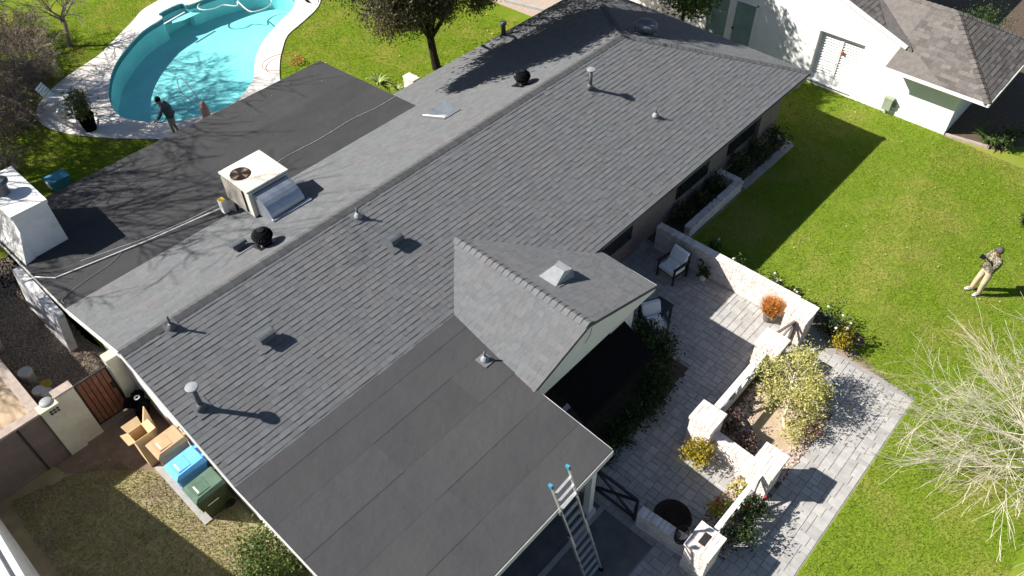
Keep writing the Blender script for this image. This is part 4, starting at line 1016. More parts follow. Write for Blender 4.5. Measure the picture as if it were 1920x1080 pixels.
MB().box(1.62, 11.195, .62, 1.9, 11.205, .65).build('label_strip', M_fascia, gb)
MB().prism([(1.36, 11.25), (1.75, 11.25), (1.75, 13.5), (1.36, 13.5)], .0, .03).build('concrete_slab', M_conc, label='narrow concrete slab under the wheelie bins', cat='slab')
t = thing('cardboard_box', 'tall open cardboard box with spread flaps beside the tan bin', 'box', (1.5, 14.1, 0))
bx0, by0, bx1, by1, bh = 1.33, 13.60, 1.70, 13.98, 1.12
for a, b, c, d in ((bx0, by0, bx0 + .012, by1), (bx1 - .012, by0, bx1, by1), (bx0 + .013, by0, bx1 - .013, by0 + .012), (bx0 + .013, by1 - .012, bx1 - .013, by1)): MB().box(a, b, 0, c, d, bh).build('side', M_card, t)
for p in ([(bx0, by0, bh), (bx0, by1, bh), (bx0 - .16, by1 + .02, bh + .05), (bx0 - .16, by0 - .02, bh + .05)], [(bx1, by0, bh), (bx1, by1, bh), (bx1 + .17, by1, bh + .02), (bx1 + .17, by0, bh + .02)], [(bx0, by1, bh), (bx1, by1, bh), (bx1 + .03, by1 + .19, bh + .1), (bx0 - .03, by1 + .19, bh + .1)]): MB().slab(p, .01).build('flap', M_card, t)
MB().hexa([(1.72, 14.05, .0), (1.74, 14.03, .0), (2.02, 14.5, .0), (2.0, 14.52, .0), (1.72, 14.05, 1.0), (1.74, 14.03, 1.0), (2.02, 14.5, 1.0), (2.0, 14.52, 1.0)]).build('loose_sheet', M_card, t)
t = thing('garden_bundle', 'dark bundle with a pale ring tucked under the eave behind the cardboard', 'bundle', (2.05, 15.1, 0))
mb = MB()
for i in range(12): mb.rock((1.85 + .3 * random.random(), 14.8 + .5 * random.random(), .05 + .06 * i), .17, .9)
mb.build('bag', M_blackmatte, t)
MB().tube([(2.05 + .06 * math.cos(a), 14.95 + .06 * math.sin(a), .92) for a in np.linspace(0, 6.3, 14)], .018, 5).build('ring', M_fascia, t)

# ------------------------------------------------------------------ LADDER
ld = thing('ladder', 'aluminium extension ladder with blue tips leaning on the front roof edge', 'ladder', (6.45, 3.75, 0))
b0 = Vector((6.45, 3.72, .03)); t0 = Vector((6.17, 4.62, 3.62)); ddir = (t0 - b0).normalized(); side = Vector((1, 0, 0)); side = (side - ddir * side.dot(ddir)).normalized()
for s_ in (-1, 1):
    lo = b0 + side * s_ * .24; hi = t0 + side * s_ * .26
    MB().bar(lo, lo.lerp(hi, .55), .03, .07, up=(0, 1, 0)).build('rail', M_aluminium, ld)
    MB().bar(lo.lerp(hi, .42) - side * s_ * .035, hi, .028, .06, up=(0, 1, 0)).build('rail', M_aluminium, ld)
    MB().bar(hi, hi + ddir * .1, .06, .09, up=(0, 1, 0)).build('tip', M_bluecap, ld)
    MB().bar(lo - ddir * .03, lo + ddir * .08, .06, .09, up=(0, 1, 0)).build('foot', M_blackmatte, ld)
    for q in (.27, .55, .78):
        p = lo.lerp(hi, q) + side * s_ * .02; MB().lathe(p, [(.045, -.03), (.045, .03)], 12, axis=side).build('hinge', M_ventgrey, ld)
for i in range(13):
    q = .06 + .073 * i; p = b0.lerp(t0, q)
    MB().bar(p - side * .235, p + side * .235, .055, .03, up=(0, 0, 1)).build('rung', M_aluminium, ld)

# ------------------------------------------------------------------ PATIO FURNITURE
def armchair(x, y, rot, label, cush=True):
    t = thing('armchair', label, 'chair', (0, 0, 0), 'dark patio armchairs')
    for sx in (-.31, .31):
        for sy in (-.3, .3): MB().box(sx - .025, sy - .025, 0, sx + .025, sy + .025, .62 if sy < 0 else .82).build('leg', M_bronze, t)
        MB().box(sx - .04, -.33, .60, sx + .04, .33, .64).build('armrest', M_bronze, t)
        MB().box(sx - .015, -.28, .30, sx + .015, .28, .34).build('side_rail', M_bronze, t)
    MB().box(-.3, -.3, .30, .3, .3, .35).build('seat_frame', M_bronze, t)
    MB().hexa([(-.29, .22, .34), (.29, .22, .34), (.29, .28, .34), (-.29, .28, .34), (-.29, .36, .86), (.29, .36, .86), (.29, .42, .86), (-.29, .42, .86)]).build('back_frame', M_bronze, t)
    if cush:
        MB().hexa([(-.29, -.32, .355), (.29, -.32, .355), (.29, .2, .355), (-.29, .2, .355), (-.27, -.31, .47), (.27, -.31, .47), (.27, .2, .47), (-.27, .2, .47)]).build('seat_cushion', M_cushion, t)
        MB().hexa([(-.28, .06, .47), (.28, .06, .47), (.28, .21, .45), (-.28, .21, .45), (-.27, .24, .92), (.27, .24, .92), (.27, .35, .9), (-.27, .35, .9)]).build('back_cushion', M_cushion, t)
        MB().hexa([(-.2, -.16, .475), (.2, -.16, .475), (.21, .0, .475), (-.21, .0, .475), (-.2, -.02, .62), (.2, -.02, .62), (.2, .05, .6), (-.2, .05, .6)]).build('pillow', M_cushion, t)
    t.location = (x, y, .022); t.rotation_euler = (0, 0, rot); return t
armchair(15.35, 7.78, R_(-98), 'dark armchair with white cushions beside the brick wall')
armchair(13.15, 6.95, R_(-30), 'dark armchair with white cushion half hidden by the hedge')
t = thing('side_table', 'square black table on the shaded patio near the front gable', 'table', (13.65, 7.05, 0))
MB().box(13.36, 6.8, .55, 13.92, 7.32, .60).build('tabletop', M_bronze, t)
for x, y in ((13.4, 6.84), (13.88, 6.84), (13.4, 7.28), (13.88, 7.28)): MB().box(x - .025, y - .025, .02, x + .025, y + .025, .55).build('leg', M_bronze, t)
def pot(x, y, r, h, m, nm, label, cat, leafm=None, n=300, lr=None, leafsize=.09, lh=.35, group=None, soil=True):
    t = thing(nm, label, cat, (x, y, 0), group)
    MB().lathe((x, y, .02), [(r * .72, 0), (r, h), (r * 1.08, h), (r * 1.08, h - .03), (r * .9, h - .02)], 18).build('pot', m, t, smooth=False)
    if leafm:
        P = crown_points((x, y, h + lh * .6), (lr, lr, lh), n, 14, .3, .3, h)
        leaves('foliage', P, leafsize, leafm, t, .45)
    return t
pot(15.84, 7.0, .12, .24, M_bucket, 'potted_plant', 'white pot with a thin green plant by the shaded brick wall', 'potted plant', M_leafdeep, 260, .2, .12, .3)
t = thing('fire_bowl', 'round black fire bowl standing on the patio by the low brick wall', 'fire bowl', (8.62, 3.2, 0))
MB().lathe((8.62, 3.2, .02), [(.22, 0), (.3, .12), (.42, .36), (.44, .38), (.40, .37), (.32, .24), (.05, .18)], 28).build('bowl', M_rust, t, smooth=True)
MB().lathe((8.62, 3.2, .0), [(.25, 0), (.25, .04), (.1, .06)], 20).build('foot', M_bronze, t)
t = thing('garden_hose', 'dark coiled hose hanging over the end of the low brick wall', 'hose', (8.3, 2.8, 0))
mb = MB(); mb.tube([(8.2 + .17 * math.cos(a) * (1 - .02 * a / 6), 2.72 + .15 * math.sin(a), .70 + .012 * a + .08 * math.cos(a)) for a in np.linspace(0, 18, 60)], .018, 6); mb.build('coil', M_hose, t)
MB().tube([(8.42, 2.72, .68), (8.5, 2.85, .3), (8.5, 2.95, .06)], .016, 6).build('tail', M_hose, t)
MB().lathe((8.18, 2.8, .66), [(.06, 0), (.06, .12), (.02, .14)], 10).build('reel', M_ventgrey, t)

# ------------------------------------------------------------------ POOL SIDE ITEMS
def loop_pts(cx, cy, rx, ry, z, a0, a1, n=40, dz=0): return [(cx + rx * math.cos(a), cy + ry * math.sin(a), z + dz * i / n) for i, a in enumerate(np.linspace(a0, a1, n))]
zw = -.07
hose = loop_pts(16.1, 33.75, .75, .55, zw, 2.2, 5.4, 24) + loop_pts(17.35, 32.3, .78, .85, zw + .01, 2.7, 2.7 - 5.6, 40) + [(16.9, 32.9, zw + .02), (16.95, 32.2, zw)]
hose = smooth_open(hose[::4], 4); MB().tube(hose, .028, 7).build('pool_hose', M_rope, label='white vacuum hose floating in loops on the pool', cat='hose')
t = thing('hose_coil', 'large loop of red orange hose beside the pool edge and porch roof', 'hose', (15.4, 26.5, 0))
mb = MB()
mb.tube(loop_pts(14.85, 26.75, .80, .62, .10, 0, 6.3, 40, .1), .011, 5)
for k in range(3): mb.tube(loop_pts(15.35 + .05 * k, 26.35 - .06 * k, .22 - .04 * k, .26 - .03 * k, .06 + .04 * k, 0, 6.3, 24, .03), .012, 5)
mb.build('coil', M_red, t)
t = thing('sprayer', 'small pink sprayer with a looped hose at the porch roof edge', 'sprayer', (10.55, 25.3, 0))
MB().lathe((10.5, 25.3, .035), [(.1, 0), (.16, .05), (.15, .75), (.09, .9), (.03, .96)], 14).build('tank', M_pink, t)
MB().tube([(10.5, 25.35, .9), (10.4, 25.7, 1.5), (10.35, 26.0, 1.75), (10.2, 26.05, 1.75), (10.05, 25.8, 1.45), (10.3, 25.4, .9)], .018, 6).build('hose', M_rope, t)
def lounge_chair(x, y, rot, label):
    t = thing('lounge_chair', label, 'chair', (0, 0, 0), 'white chairs on the pool deck')
    for sx in (-.27, .27):
        MB().bar((sx, -.35, .02), (sx, .05, .40), .04, .03).build('leg', M_white, t); MB().bar((sx, .35, .02), (sx, -.05, .40), .04, .03).build('leg', M_white, t); MB().bar((sx, -.32, .58), (sx, .3, .60), .06, .025).build('armrest', M_white, t)
    for i in range(6): MB().box(-.26, -.3 + .1 * i, .38, .26, -.22 + .1 * i, .40).build('seat_slat', M_white, t)
    for i in range(6): MB().hexa([(-.26, .28 + .05 * i, .40 + .09 * i), (.26, .28 + .05 * i, .40 + .09 * i), (.26, .32 + .05 * i, .47 + .09 * i), (-.26, .32 + .05 * i, .47 + .09 * i), (-.26, .29 + .05 * i, .39 + .09 * i), (.26, .29 + .05 * i, .39 + .09 * i), (.26, .33 + .05 * i, .46 + .09 * i), (-.26, .33 + .05 * i, .46 + .09 * i)]).build('back_slat', M_white, t)
    t.location = (x, y, .035); t.rotation_euler = (0, 0, rot); return t
lounge_chair(7.35, 30.6, R_(40), 'white slatted chair on the pool deck nearest the bare shrubs')
lounge_chair(7.0, 29.2, R_(150), 'white slatted chair on the pool deck behind the potted plant')
t = pot(7.35, 28.35, .30, .62, M_blackmatte, 'potted_plant', 'bushy green plant in a tall black pot on the pool deck', 'potted plant')
P = crown_points((7.3, 28.45, 1.05), (.48, .48, .5), 1500, 26, .3, .3, .6); leaves('foliage', P, .16, mat('olive shrub leaf', (.10, .115, .035), (.17, .17, .07), scale=5, piece=.4, trans=.3), t, .25)
t = thing('storage_tote', 'blue plastic tote on the grass at the left porch roof edge', 'tote', (5.0, 26.0, 0))
MB().hexa([(4.75, 25.8, .02), (5.3, 25.8, .02), (5.3, 26.2, .02), (4.75, 26.2, .02), (4.7, 25.75, .36), (5.36, 25.75, .36), (5.36, 26.25, .36), (4.7, 26.25, .36)]).build('body', M_binblue if False else M_bluecap, t)
MB().box(4.68, 25.73, .36, 5.38, 26.27, .40).build('lid', M_bluecap, t); MB().box(4.66, 25.8, .15, 4.70, 26.2, .34).build('side_panel', M_white, t)
brick_wall(16.72, 21.02, 16.72, 20.42, 1.0, 'stub of pink and white brick wall on the back lawn by the roof', .3)

# ------------------------------------------------------------------ VEGETATION
def bush(name, x, y, r, h, n, size, m, label, cat='bush', clumps=24, aspect=.5, z0=.05, stems=True, group=None, spread=.28):
    t = thing(name, label, cat, (x, y, 0), group)
    P = crown_points((x, y, z0 + h * .55), (r, r, h * .5), n, clumps, spread, .45, z0)
    leaves('foliage', P, size, m, t, aspect)
    if stems:
        mb = MB()
        for k in range(7):
            a = random.random() * 6.3; limb(mb, (x, y, 0), (x + r * .6 * math.cos(a), y + r * .6 * math.sin(a), z0 + h * .7), .018, .006, 4)
        mb.build('stems', M_bark, t)
    return t
# tall tree behind the house
t = thing('tree', 'dark leafy tree with a forked trunk on the back lawn', 'tree', (18.9, 21.7, 0))
mb = MB(); tips = []
mb.tube([(18.9, 21.7, 0), (18.85, 21.75, .6), (18.8, 21.8, 1.35)], [.19, .16, .15], 10)
for dx, dy, dz in ((-1.6, .6, 4.2), (.6, -.3, 4.6), (-.3, 1.2, 4.9), (1.5, 1.0, 4.4), (-.6, -1.0, 4.0), (1.3, -1.2, 4.2)):
    p = limb(mb, (18.8, 21.8, 1.3), (18.7 + dx, 21.9 + dy, dz), .10, .035, 7, .05); tips.append(p[-1])
for q in tips:
    for k in range(6):
        branch(mb, q, (random.gauss(0, 1), random.gauss(0, 1), random.gauss(.3, .5)), 1.5, .03, 1, .6, .02, .15, 4, 3)
mb.build('trunk', M_bark, t); mb2 = MB()
for p in ((15.2, 20.0, 7.0), (13.6, 20.0, 7.2), (17.4, 18.7, 7.3), (19.4, 17.7, 7.0)):
    limb(mb2, (18.8, 21.8, 3.2), p, .09, .03, 6, .05)
mb2.build('limbs', M_bark, t)
leaves('crown', np.concatenate([crown_points((12.7, 19.8, 7.4), (1.5, 1.1, 1.0), 9000, 22, .19, .3), crown_points((14.8, 19.7, 7.7), (2.4, 2.0, 1.3), 26000, 60, .19, .25), crown_points((17.4, 18.6, 7.8), (2.5, 2.1, 1.3), 28000, 60, .19, .25), crown_points((19.8, 17.4, 7.4), (2.0, 1.7, 1.2), 18000, 44, .19, .25)]), .23, M_leafdark, t, .36, .1, .8)
P = np.concatenate([crown_points((18.5, 22.2, 5.2), (3.0, 2.9, 2.1), 15000, 60, .20, .35), crown_points((17.6, 22.4, 3.4), (2.0, 1.9, 1.0), 4500, 26, .22, .3), crown_points((20.3, 21.6, 3.9), (1.7, 1.7, .9), 4000, 22, .22, .3), crown_points((20.6, 20.6, 5.6), (2.2, 1.8, 1.6), 6000, 26, .22, .35)])
leaves('crown', P, .15, M_leafdark, t, .36, .1, .8)
leaves('crown', np.concatenate([crown_points((18.3, 21.9, 2.7), (1.2, .8, .9), 4200, 30, .25, .3), crown_points((19.3, 21.4, 2.6), (.9, .7, .6), 2600, 22, .25, .3), crown_points((19.6, 21.7, 3.0), (.9, .8, .7), 2400, 20, .25, .3), crown_points((20.5, 20.8, 2.7), (.7, .8, .7), 2200, 20, .25, .3)]), .13, M_leafdark, t, .36, .1, .9)
leaves('crown', np.concatenate([crown_points((17.0, 22.0, 2.7), (.75, .7, .9), 2600, 24, .25, .3), crown_points((17.7, 22.6, 3.3), (.9, .9, .8), 2000, 20, .25, .3)]), .13, M_leaftan, t, .36, .1, 1.0)
# second tree nearer the white house
t = thing('tree', 'green tree rising behind the shaded hip end beside the white wall', 'tree', (24.9, 19.6, 0))
mb = MB(); mb.tube([(25.2, 20.0, 0), (25.1, 19.9, 1.4), (24.9, 19.6, 3.0), (24.8, 19.4, 4.6)], [.16, .14, .11, .05], 8)
for k in range(14): branch(mb, (24.9, 19.6, 2.4 + .15 * k), (random.gauss(0, 1), random.gauss(0, 1), .4), 1.5, .04, 1, .6, .05, .1, 4, 3)
mb.build('trunk', M_bark, t)
P = np.concatenate([crown_points((24.2, 18.4, 6.6), (2.6, 2.4, 1.5), 8000, 44, .18, .35), crown_points((24.9, 20.2, 4.9), (2.0, 2.0, 1.5), 5000, 34, .22, .35), crown_points((23.6, 17.9, 4.6), (1.4, 1.2, .8), 2500, 18, .25, .3), crown_points((25.2, 17.6, 5.7), (1.9, 1.5, 1.2), 7000, 30, .22, .25), crown_points((24.8, 15.9, 5.6), (1.5, 1.2, .8), 3200, 18, .24, .25)])
leaves('crown', P, .16, M_leafgreen, t, .45, .1, .4)
t = thing('tree', 'leafy green branch tip against the white wall beyond the roof', 'tree', (26.3, 14.6, 0))
mb = MB(); mb.tube([(26.6, 15.2, 0), (26.5, 15.1, 1.5), (26.2, 14.8, 2.8)], [.09, .08, .04], 7)
for k in range(8): branch(mb, (26.3, 14.9, 1.8 + .12 * k), (random.gauss(-.3, .8), random.gauss(0, .8), .3), .9, .03, 1, .6, .05, .1, 4, 3)
mb.build('trunk', M_bark, t)
leaves('crown', crown_points((26.0, 14.7, 2.6), (.9, 1.0, .7), 1700, 16, .28, .3), .15, M_leafgreen, t, .5)
# pale bare tree, right
t = thing('bare_tree', 'pale leafless tree spreading over the lawn at the right edge', 'tree', (15.9, -3.0, 0))
mb = MB(); random.seed(23)
mb.tube([(15.9, -3.0, 0), (15.8, -2.9, .3), (15.7, -2.8, .6)], [.09, .08, .06], 8)
for k in range(34):
    a = 2.4 * k; r = .75 + .55 * random.random()
    branch(mb, (15.7 + .1 * math.cos(a), -2.8 + .1 * math.sin(a), .2 + .4 * random.random()), (r * math.cos(a) - .3, r * math.sin(a) + .3, .62 + .5 * random.random()), random.uniform(1.7, 2.5), .028, 3, .36, .03, .06, 5, 4, .0034, 5, .12)
mb.build('branches', M_twig, t)
# big bare tree off to the upper left: its shadow lies on the porch roof
def bare_tree(x, y, h, label, spread=2.2, m=M_twig2, seed=3, n=12, r=.16, L=2.2, depth=3, minr=.006):
    random.seed(seed); t = thing('bare_tree', label, 'tree', (x, y, 0)); mb = MB()
    top = limb(mb, (x, y, 0), (x + .2, y - .1, h * .45), r, r * .7, 8, .02)[-1]
    for k in range(n):
        a = 2.4 * k; branch(mb, top.lerp(Vector((x, y, h * .3)), random.random() * .6), (math.cos(a) * .9, math.sin(a) * .9, .55 + .5 * random.random()), L * random.uniform(.8, 1.2), r * .45, depth, .5, .04, .05, 5, 4, minr, 4, .14)
    mb.build('branches', m, t); return t
bare_tree(-2.3, 26.9, 11.0, 'tall bare tree left of the pool casting branch shadows on the porch roof', seed=5, L=3.9, n=16, r=.26, depth=4, minr=.011)
bare_tree(.2, 31.0, 10.5, 'tall bare tree left of the pool casting branch shadows over the grass', seed=6, L=3.9, n=15, r=.24, depth=4, minr=.011)
bare_tree(3.6, 34.2, 9.0, 'tall bare tree behind the shrubs shading the end of the pool deck', seed=8, n=16, L=3.0, depth=4, minr=.012)
bare_tree(9.75, 34.9, 3.0, 'slim bare tree with a leaning trunk on the grass beyond the pool deck', seed=9, n=7, r=.10, L=1.1)
bare_tree(6.6, 36.5, 4.0, 'dark bare tree among the shrubs at the top left corner', seed=12, n=9, L=1.5)
random.seed(31)
shrubs = [(4.9, 30.6, 1.2, 1.7), (6.2, 33.2, 1.4, 2.1), (7.6, 34.3, 1.2, 1.9), (3.9, 28.6, 1.0, 1.2), (5.4, 35.0, 1.4, 2.2), (8.6, 36.6, 1.2, 1.7), (3.9, 32.6, 1.3, 1.9), (7.2, 38.2, 1.4, 2.0), (5.9, 31.3, .9, 1.3), (7.3, 33.0, .9, 1.3)]
where = ['beside the white pool chairs', 'behind the pool deck curve', 'next to the slim leaning tree', 'nearest the porch roof', 'deep in the shrubbery at the left edge', 'at the far top left', 'at the left edge behind the chairs', 'furthest away at the top left', 'touching the outer rim of the pool deck', 'low against the deck under the slim tree']
for (x, y, r, h), wtxt in zip(shrubs, where):
    t = thing('bare_shrub', 'tangled leafless shrub ' + wtxt, 'shrub', (x, y, 0), 'leafless shrubs left of the pool'); mb = MB()
    for k in range(24):
        a = random.random() * 6.3; branch(mb, (x + .2 * math.cos(a), y + .2 * math.sin(a), 0), (math.cos(a) * .8, math.sin(a) * .8, .8 + .5 * random.random()), h * .55, .02, 3, .55, .02, .12, 4, 4, .0045, 4, .2)
    mb.build('branches', M_twig2 if int(x * 10) % 4 else M_twig3, t)
    leaves('dry_leaves', crown_points((x, y, h * .4), (r, r, h * .4), 350, 20, .35, .2, .05), .08, M_dryshrub, t, .5)
# shrubs round the patio
def hedge_row(pts, label, m, name='hedge'):
    t = thing(name, label, 'hedge', (np.mean([p[0] for p in pts]), np.mean([p[1] for p in pts]), 0))
    P = np.concatenate([crown_points((x, y, z), (r, r, r), n, 18, .3, .4, .05) for x, y, z, r, n in pts]); leaves('foliage', P, .085, m, t, .5)
    return t
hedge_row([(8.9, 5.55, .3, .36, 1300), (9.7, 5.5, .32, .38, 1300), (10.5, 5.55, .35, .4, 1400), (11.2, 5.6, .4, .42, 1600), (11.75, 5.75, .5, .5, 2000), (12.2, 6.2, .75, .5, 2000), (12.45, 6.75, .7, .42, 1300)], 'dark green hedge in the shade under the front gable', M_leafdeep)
bush('shrub', 8.2, 6.1, .3, .7, 500, .08, M_bamboo, 'small pale leaved plant at the gable corner beside the flat roof')
bush('golden_shrub', 10.42, 3.75, .34, .72, 1500, .075, M_leafgold, 'round golden shrub on the patio beside a brick pillar', clumps=34)
t = bush('yellow_tree', 13.5, 2.95, .9, 1.35, 6500, .075, M_leafyellow, 'airy yellow green bush spilling over the walkway beside the river rocks', 'bush', 44, .4, .25, False, None, .24)
mb = MB(); mb.tube([(12.75, 2.55, 0), (12.85, 2.7, .3), (13.05, 2.75, .5), (13.3, 2.9, .75), (13.6, 3.0, 1.1)], [.05, .045, .04, .035, .02], 7)
for k in range(9): branch(mb, (13.2 + .05 * k, 2.85, .7 + .05 * k), (random.gauss(.2, .8), random.gauss(.1, .8), .6), .6, .015, 1, .5, .05, .05, 4, 3)
mb.build('trunk', M_twig, t)
leaves('low_foliage', np.concatenate([crown_points((12.75, 2.25, .3), (.5, .4, .22), 700, 20, .3, .3, .05), crown_points((13.35, 2.3, .4), (.5, .35, .25), 800, 18, .3, .3, .05)]), .07, M_leafyellow, t, .4)
bush('shrub', 12.95, 1.98, .26, .42, 420, .07, M_dryshrub, 'small brownish shrub on the river rocks at the walkway edge')
bush('shrub', 14.05, 2.35, .26, .5, 500, .08, M_leafgold, 'small olive shrub under the yellow green bush')
bush('shrub', 11.75, 3.55, .32, .6, 700, .06, M_dryshrub, 'reddish brown twiggy shrub behind the pale fence')
bush('shrub', 11.5, 3.0, .28, .5, 500, .06, M_dryshrub, 'dark twiggy shrub against the short brick wall')
bush('shrub', 13.6, 3.75, .3, .7, 700, .07, M_leafgreen, 'fresh green shrub at the foot of the pale fence by the entry pillar')
t = thing('potted_grass', 'orange ornamental grass in a pot beside the entry pillar', 'potted plant', (15.75, 4.75, 0))
MB().lathe((15.7, 4.72, .02), [(.13, 0), (.19, .28), (.2, .28), (.17, .26)], 16).build('pot', M_taupe, t)
n = 900; a = rng.random(n) * 6.28; tl = rng.random(n) * .36; C = np.stack([15.7 + .1 * np.cos(a), 4.72 + .1 * np.sin(a), np.full(n, .28)], 1); T = C + np.stack([tl * np.cos(a), tl * np.sin(a), .5 - .4 * tl + .15 * rng.random(n)], 1); s_ = np.stack([-np.sin(a), np.cos(a), 0 * a], 1) * .009
np_mesh('foliage', np.stack([C - s_, C + s_, T], 1).reshape(-1, 3), np.arange(3 * n).reshape(n, 3), M_orange, t, rnd=rng.random(n))
leaves('leafage', crown_points((15.7, 4.72, .55), (.25, .25, .26), 900, 24, .3, .4), .07, M_orange, t, .3)
def rose(x, y, r, h, label, fl=4, m=M_leafgreen, pm_=M_petal, n=650):
    t = bush('rose_bush', x, y, r, h, n, .07, m, label, 'rose bush', 16, .6)
    for k in range(fl):
        a = random.random() * 6.3; q = r * .8 * random.random(); c = (x + q * math.cos(a), y + q * math.sin(a), h * random.uniform(.85, 1.1)); mb = MB()
        mb.lathe(c, [(.012, 0), (.032, .015), (.038, .04), (.02, .05), (.006, .045)], 8); mb.build('flower', pm_, t)
    return t
rose(16.62, 6.5, .32, .62, 'green rose bush at the shadow edge outside the brick wall', 2)
rose(16.6, 5.85, .24, .45, 'low rose bush outside the brick wall with one pale bloom', 1, n=400)
rose(16.75, 5.15, .28, .6, 'rose bush with white blooms halfway along the sunny brick wall', 5, n=450)
rose(16.6, 4.45, .26, .6, 'rose bush with white blooms beside the entry pillar', 4, n=450)
hedge_row([(16.62, 4.9 + .45 * i, .16, .26, 420) for i in range(7)], 'low green strip of foliage along the lawn side of the brick wall', M_leafgreen, 'ground_shrub')
rose(16.35, 3.15, .52, .95, 'large dark rose bush beyond the entry pillar at the lawn corner', 4, M_leafdeep, n=1300)
rose(16.1, 2.75, .36, .7, 'yellow green rose bush at the end of the entry path', 2, M_leafgold, n=700)
rose(17.0, 7.4, .2, .5, 'shaded rose bush with a single white bloom near the planter wall', 1, M_leafdeep, n=250)
rose(10.0, 1.95, .36, .8, 'dark green rose bush below the near fence by the walkway', 2, M_leafdeep, M_redpetal, 900)
rose(9.3, 1.95, .42, .9, 'large dark rose bush beside the pillar with the dark plate', 1, M_leafdeep, M_redpetal, 1100)
rose(9.6, 2.5, .26, .5, 'small plant with red flowers among river rocks inside the near fence', 4, M_leafgold, M_redpetal, 350)
rose(10.35, 2.45, .24, .35, 'pale green plant among river rocks beside the brick pillar', 1, M_leafyellow, M_petal, 300)
bush('shrub', 1.75, 9.0, .75, 1.35, 4200, .08, M_leafgreen, 'dense green shrub against the house at the bottom edge', 'bush', 50, .6)
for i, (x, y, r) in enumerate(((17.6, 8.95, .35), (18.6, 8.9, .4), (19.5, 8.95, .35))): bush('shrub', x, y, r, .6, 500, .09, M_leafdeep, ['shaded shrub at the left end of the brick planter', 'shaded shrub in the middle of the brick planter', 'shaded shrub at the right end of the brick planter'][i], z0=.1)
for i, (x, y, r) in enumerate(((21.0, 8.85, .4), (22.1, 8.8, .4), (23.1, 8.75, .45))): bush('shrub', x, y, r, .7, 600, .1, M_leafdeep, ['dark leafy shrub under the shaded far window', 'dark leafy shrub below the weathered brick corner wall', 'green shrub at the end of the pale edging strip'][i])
def strap_plant(x, y, label, n=26, L=.7, m=M_bamboo, cat='plant', w=.028):
    t = thing('strap_plant', label, cat, (x, y, 0)); mb = MB()
    for k in range(n):
        a = random.random() * 6.3; l = L * random.uniform(.6, 1.1); s_ = Vector((-math.sin(a), math.cos(a), 0)); pts = []
        for i in range(5):
            q = i / 4; pts.append(Vector((x + l * .8 * q * math.cos(a), y + l * .8 * q * math.sin(a), l * (1.1 * q - .75 * q * q))))
        vs = []
        for i, p in enumerate(pts): ww = w * (1 - (i / 4) ** 2 * .95); vs += [p - s_ * ww, p + s_ * ww]
        mb.cur = random.random(); mb.add(vs, [(2 * i, 2 * i + 1, 2 * i + 3, 2 * i + 2) for i in range(4)])
    mb.build('leaves', m, t, rnd=True); return t
strap_plant(16.55, 22.6, 'strappy striped plant on the back lawn near the porch roof corner')
strap_plant(16.75, 21.7, 'smaller strappy plant next to the brick stub behind the house', 18, .6)
strap_plant(28.4, 3.2, 'palm like cycad in the shadow of the white house corner', 30, 1.0, M_leafgreen, 'plant', .05)
bush('shrub', 28.5, 2.6, .4, .7, 600, .12, M_leafdeep, 'dark shrub beside the cycad in the white house shadow')
strap_plant(29.2, .9, 'bright yellow green spiky plant at the far right edge', 22, .9, M_leafgold, 'plant', .05).location.z = .9
hedge_row([(33.2 + .5 * i, 6.3 - .1 * i, .9, .9, 900) for i in range(5)], 'dark hedge behind the white house at the top right corner', M_leafdeep)  # invented hedge; its dark leaves stand in for deep shadow
bush('shrub', 24.6, .65, .25, .4, 260, .1, M_leafdeep, 'dark little shrub on the lawn at the right edge')
# grass
def grass(name, poly, n, h, m, holes=(), w=.012, z=0.0, avoid=None):
    xs = [p[0] for p in poly]; ys_ = [p[1] for p in poly]
    X = rng.uniform(min(xs), max(xs), n); Y = rng.uniform(min(ys_), max(ys_), n); ok = inside(X, Y, poly)
    for hl in holes: ok &= ~inside(X, Y, hl)
    X, Y = X[ok], Y[ok]; k = len(X)
    a = rng.random(k) * 6.28; hh = h * rng.uniform(.4, 1.2, k); b = rng.random(k) * 6.28
    B = np.stack([X, Y, np.full(k, z)], 1); s_ = np.stack([np.cos(a), np.sin(a), 0 * a], 1) * w
    T = B + np.stack([np.cos(b) * hh * .9, np.sin(b) * hh * .9, hh], 1)
    return np_mesh(name, np.stack([B - s_, B + s_, T], 1).reshape(-1, 3), np.arange(3 * k).reshape(k, 3), m, rnd=rng.random(k), kind='stuff')
grass('grass', [(17.0, 2.2), (27.8, 4.6), (27.95, 12), (24, 12), (23.9, 8.3), (16.9, 8.2)], 120000, .042, M_blade, w=.009)
grass('grass', [(9.0, -3), (27.5, -3), (27.8, 4.6), (17.0, 2.2), (16.0, 2.3), (15.75, .44), (7, .44)], 250000, .042, M_blade, w=.009)
grass('grass', [(3, 21), (24.6, 19), (20, 38), (6, 38), (2.0, 24)], 130000, .06, M_blade, [DECK])
grass('dry_grass', [(-1.5, 7), (2.2, 7), (2.0, 11.2), (1.4, 13.2), (.7, 14.6), (-1.5, 15.3)], 42000, .04, M_dryblade)
def litter(name, poly, n, m, size=.06, holes=()):
    xs = [p[0] for p in poly]; ys_ = [p[1] for p in poly]; X = rng.uniform(min(xs), max(xs), n); Y = rng.uniform(min(ys_), max(ys_), n); ok = inside(X, Y, poly)
    for hl in holes: ok &= ~inside(X, Y, hl)
    P = np.stack([X[ok], Y[ok], np.full(ok.sum(), .055)], 1); V, F = leaf_arrays(P, size, .6, 4); V[:, 2] = .03 + (V[:, 2] - .055) * .3 + .03
    return np_mesh(name, V, F, m, rnd=rng.random(len(F)), kind='stuff')
litter('fallen_leaves', [(17.5, -3), (27.5, -3), (27.7, 8.2), (17.5, 8.2)], 230, M_fallen, .06)
litter('fallen_leaves', [(3, 21.6), (24.6, 19), (20, 38), (2.0, 24)], 420, M_fallen, .10, [DECK])
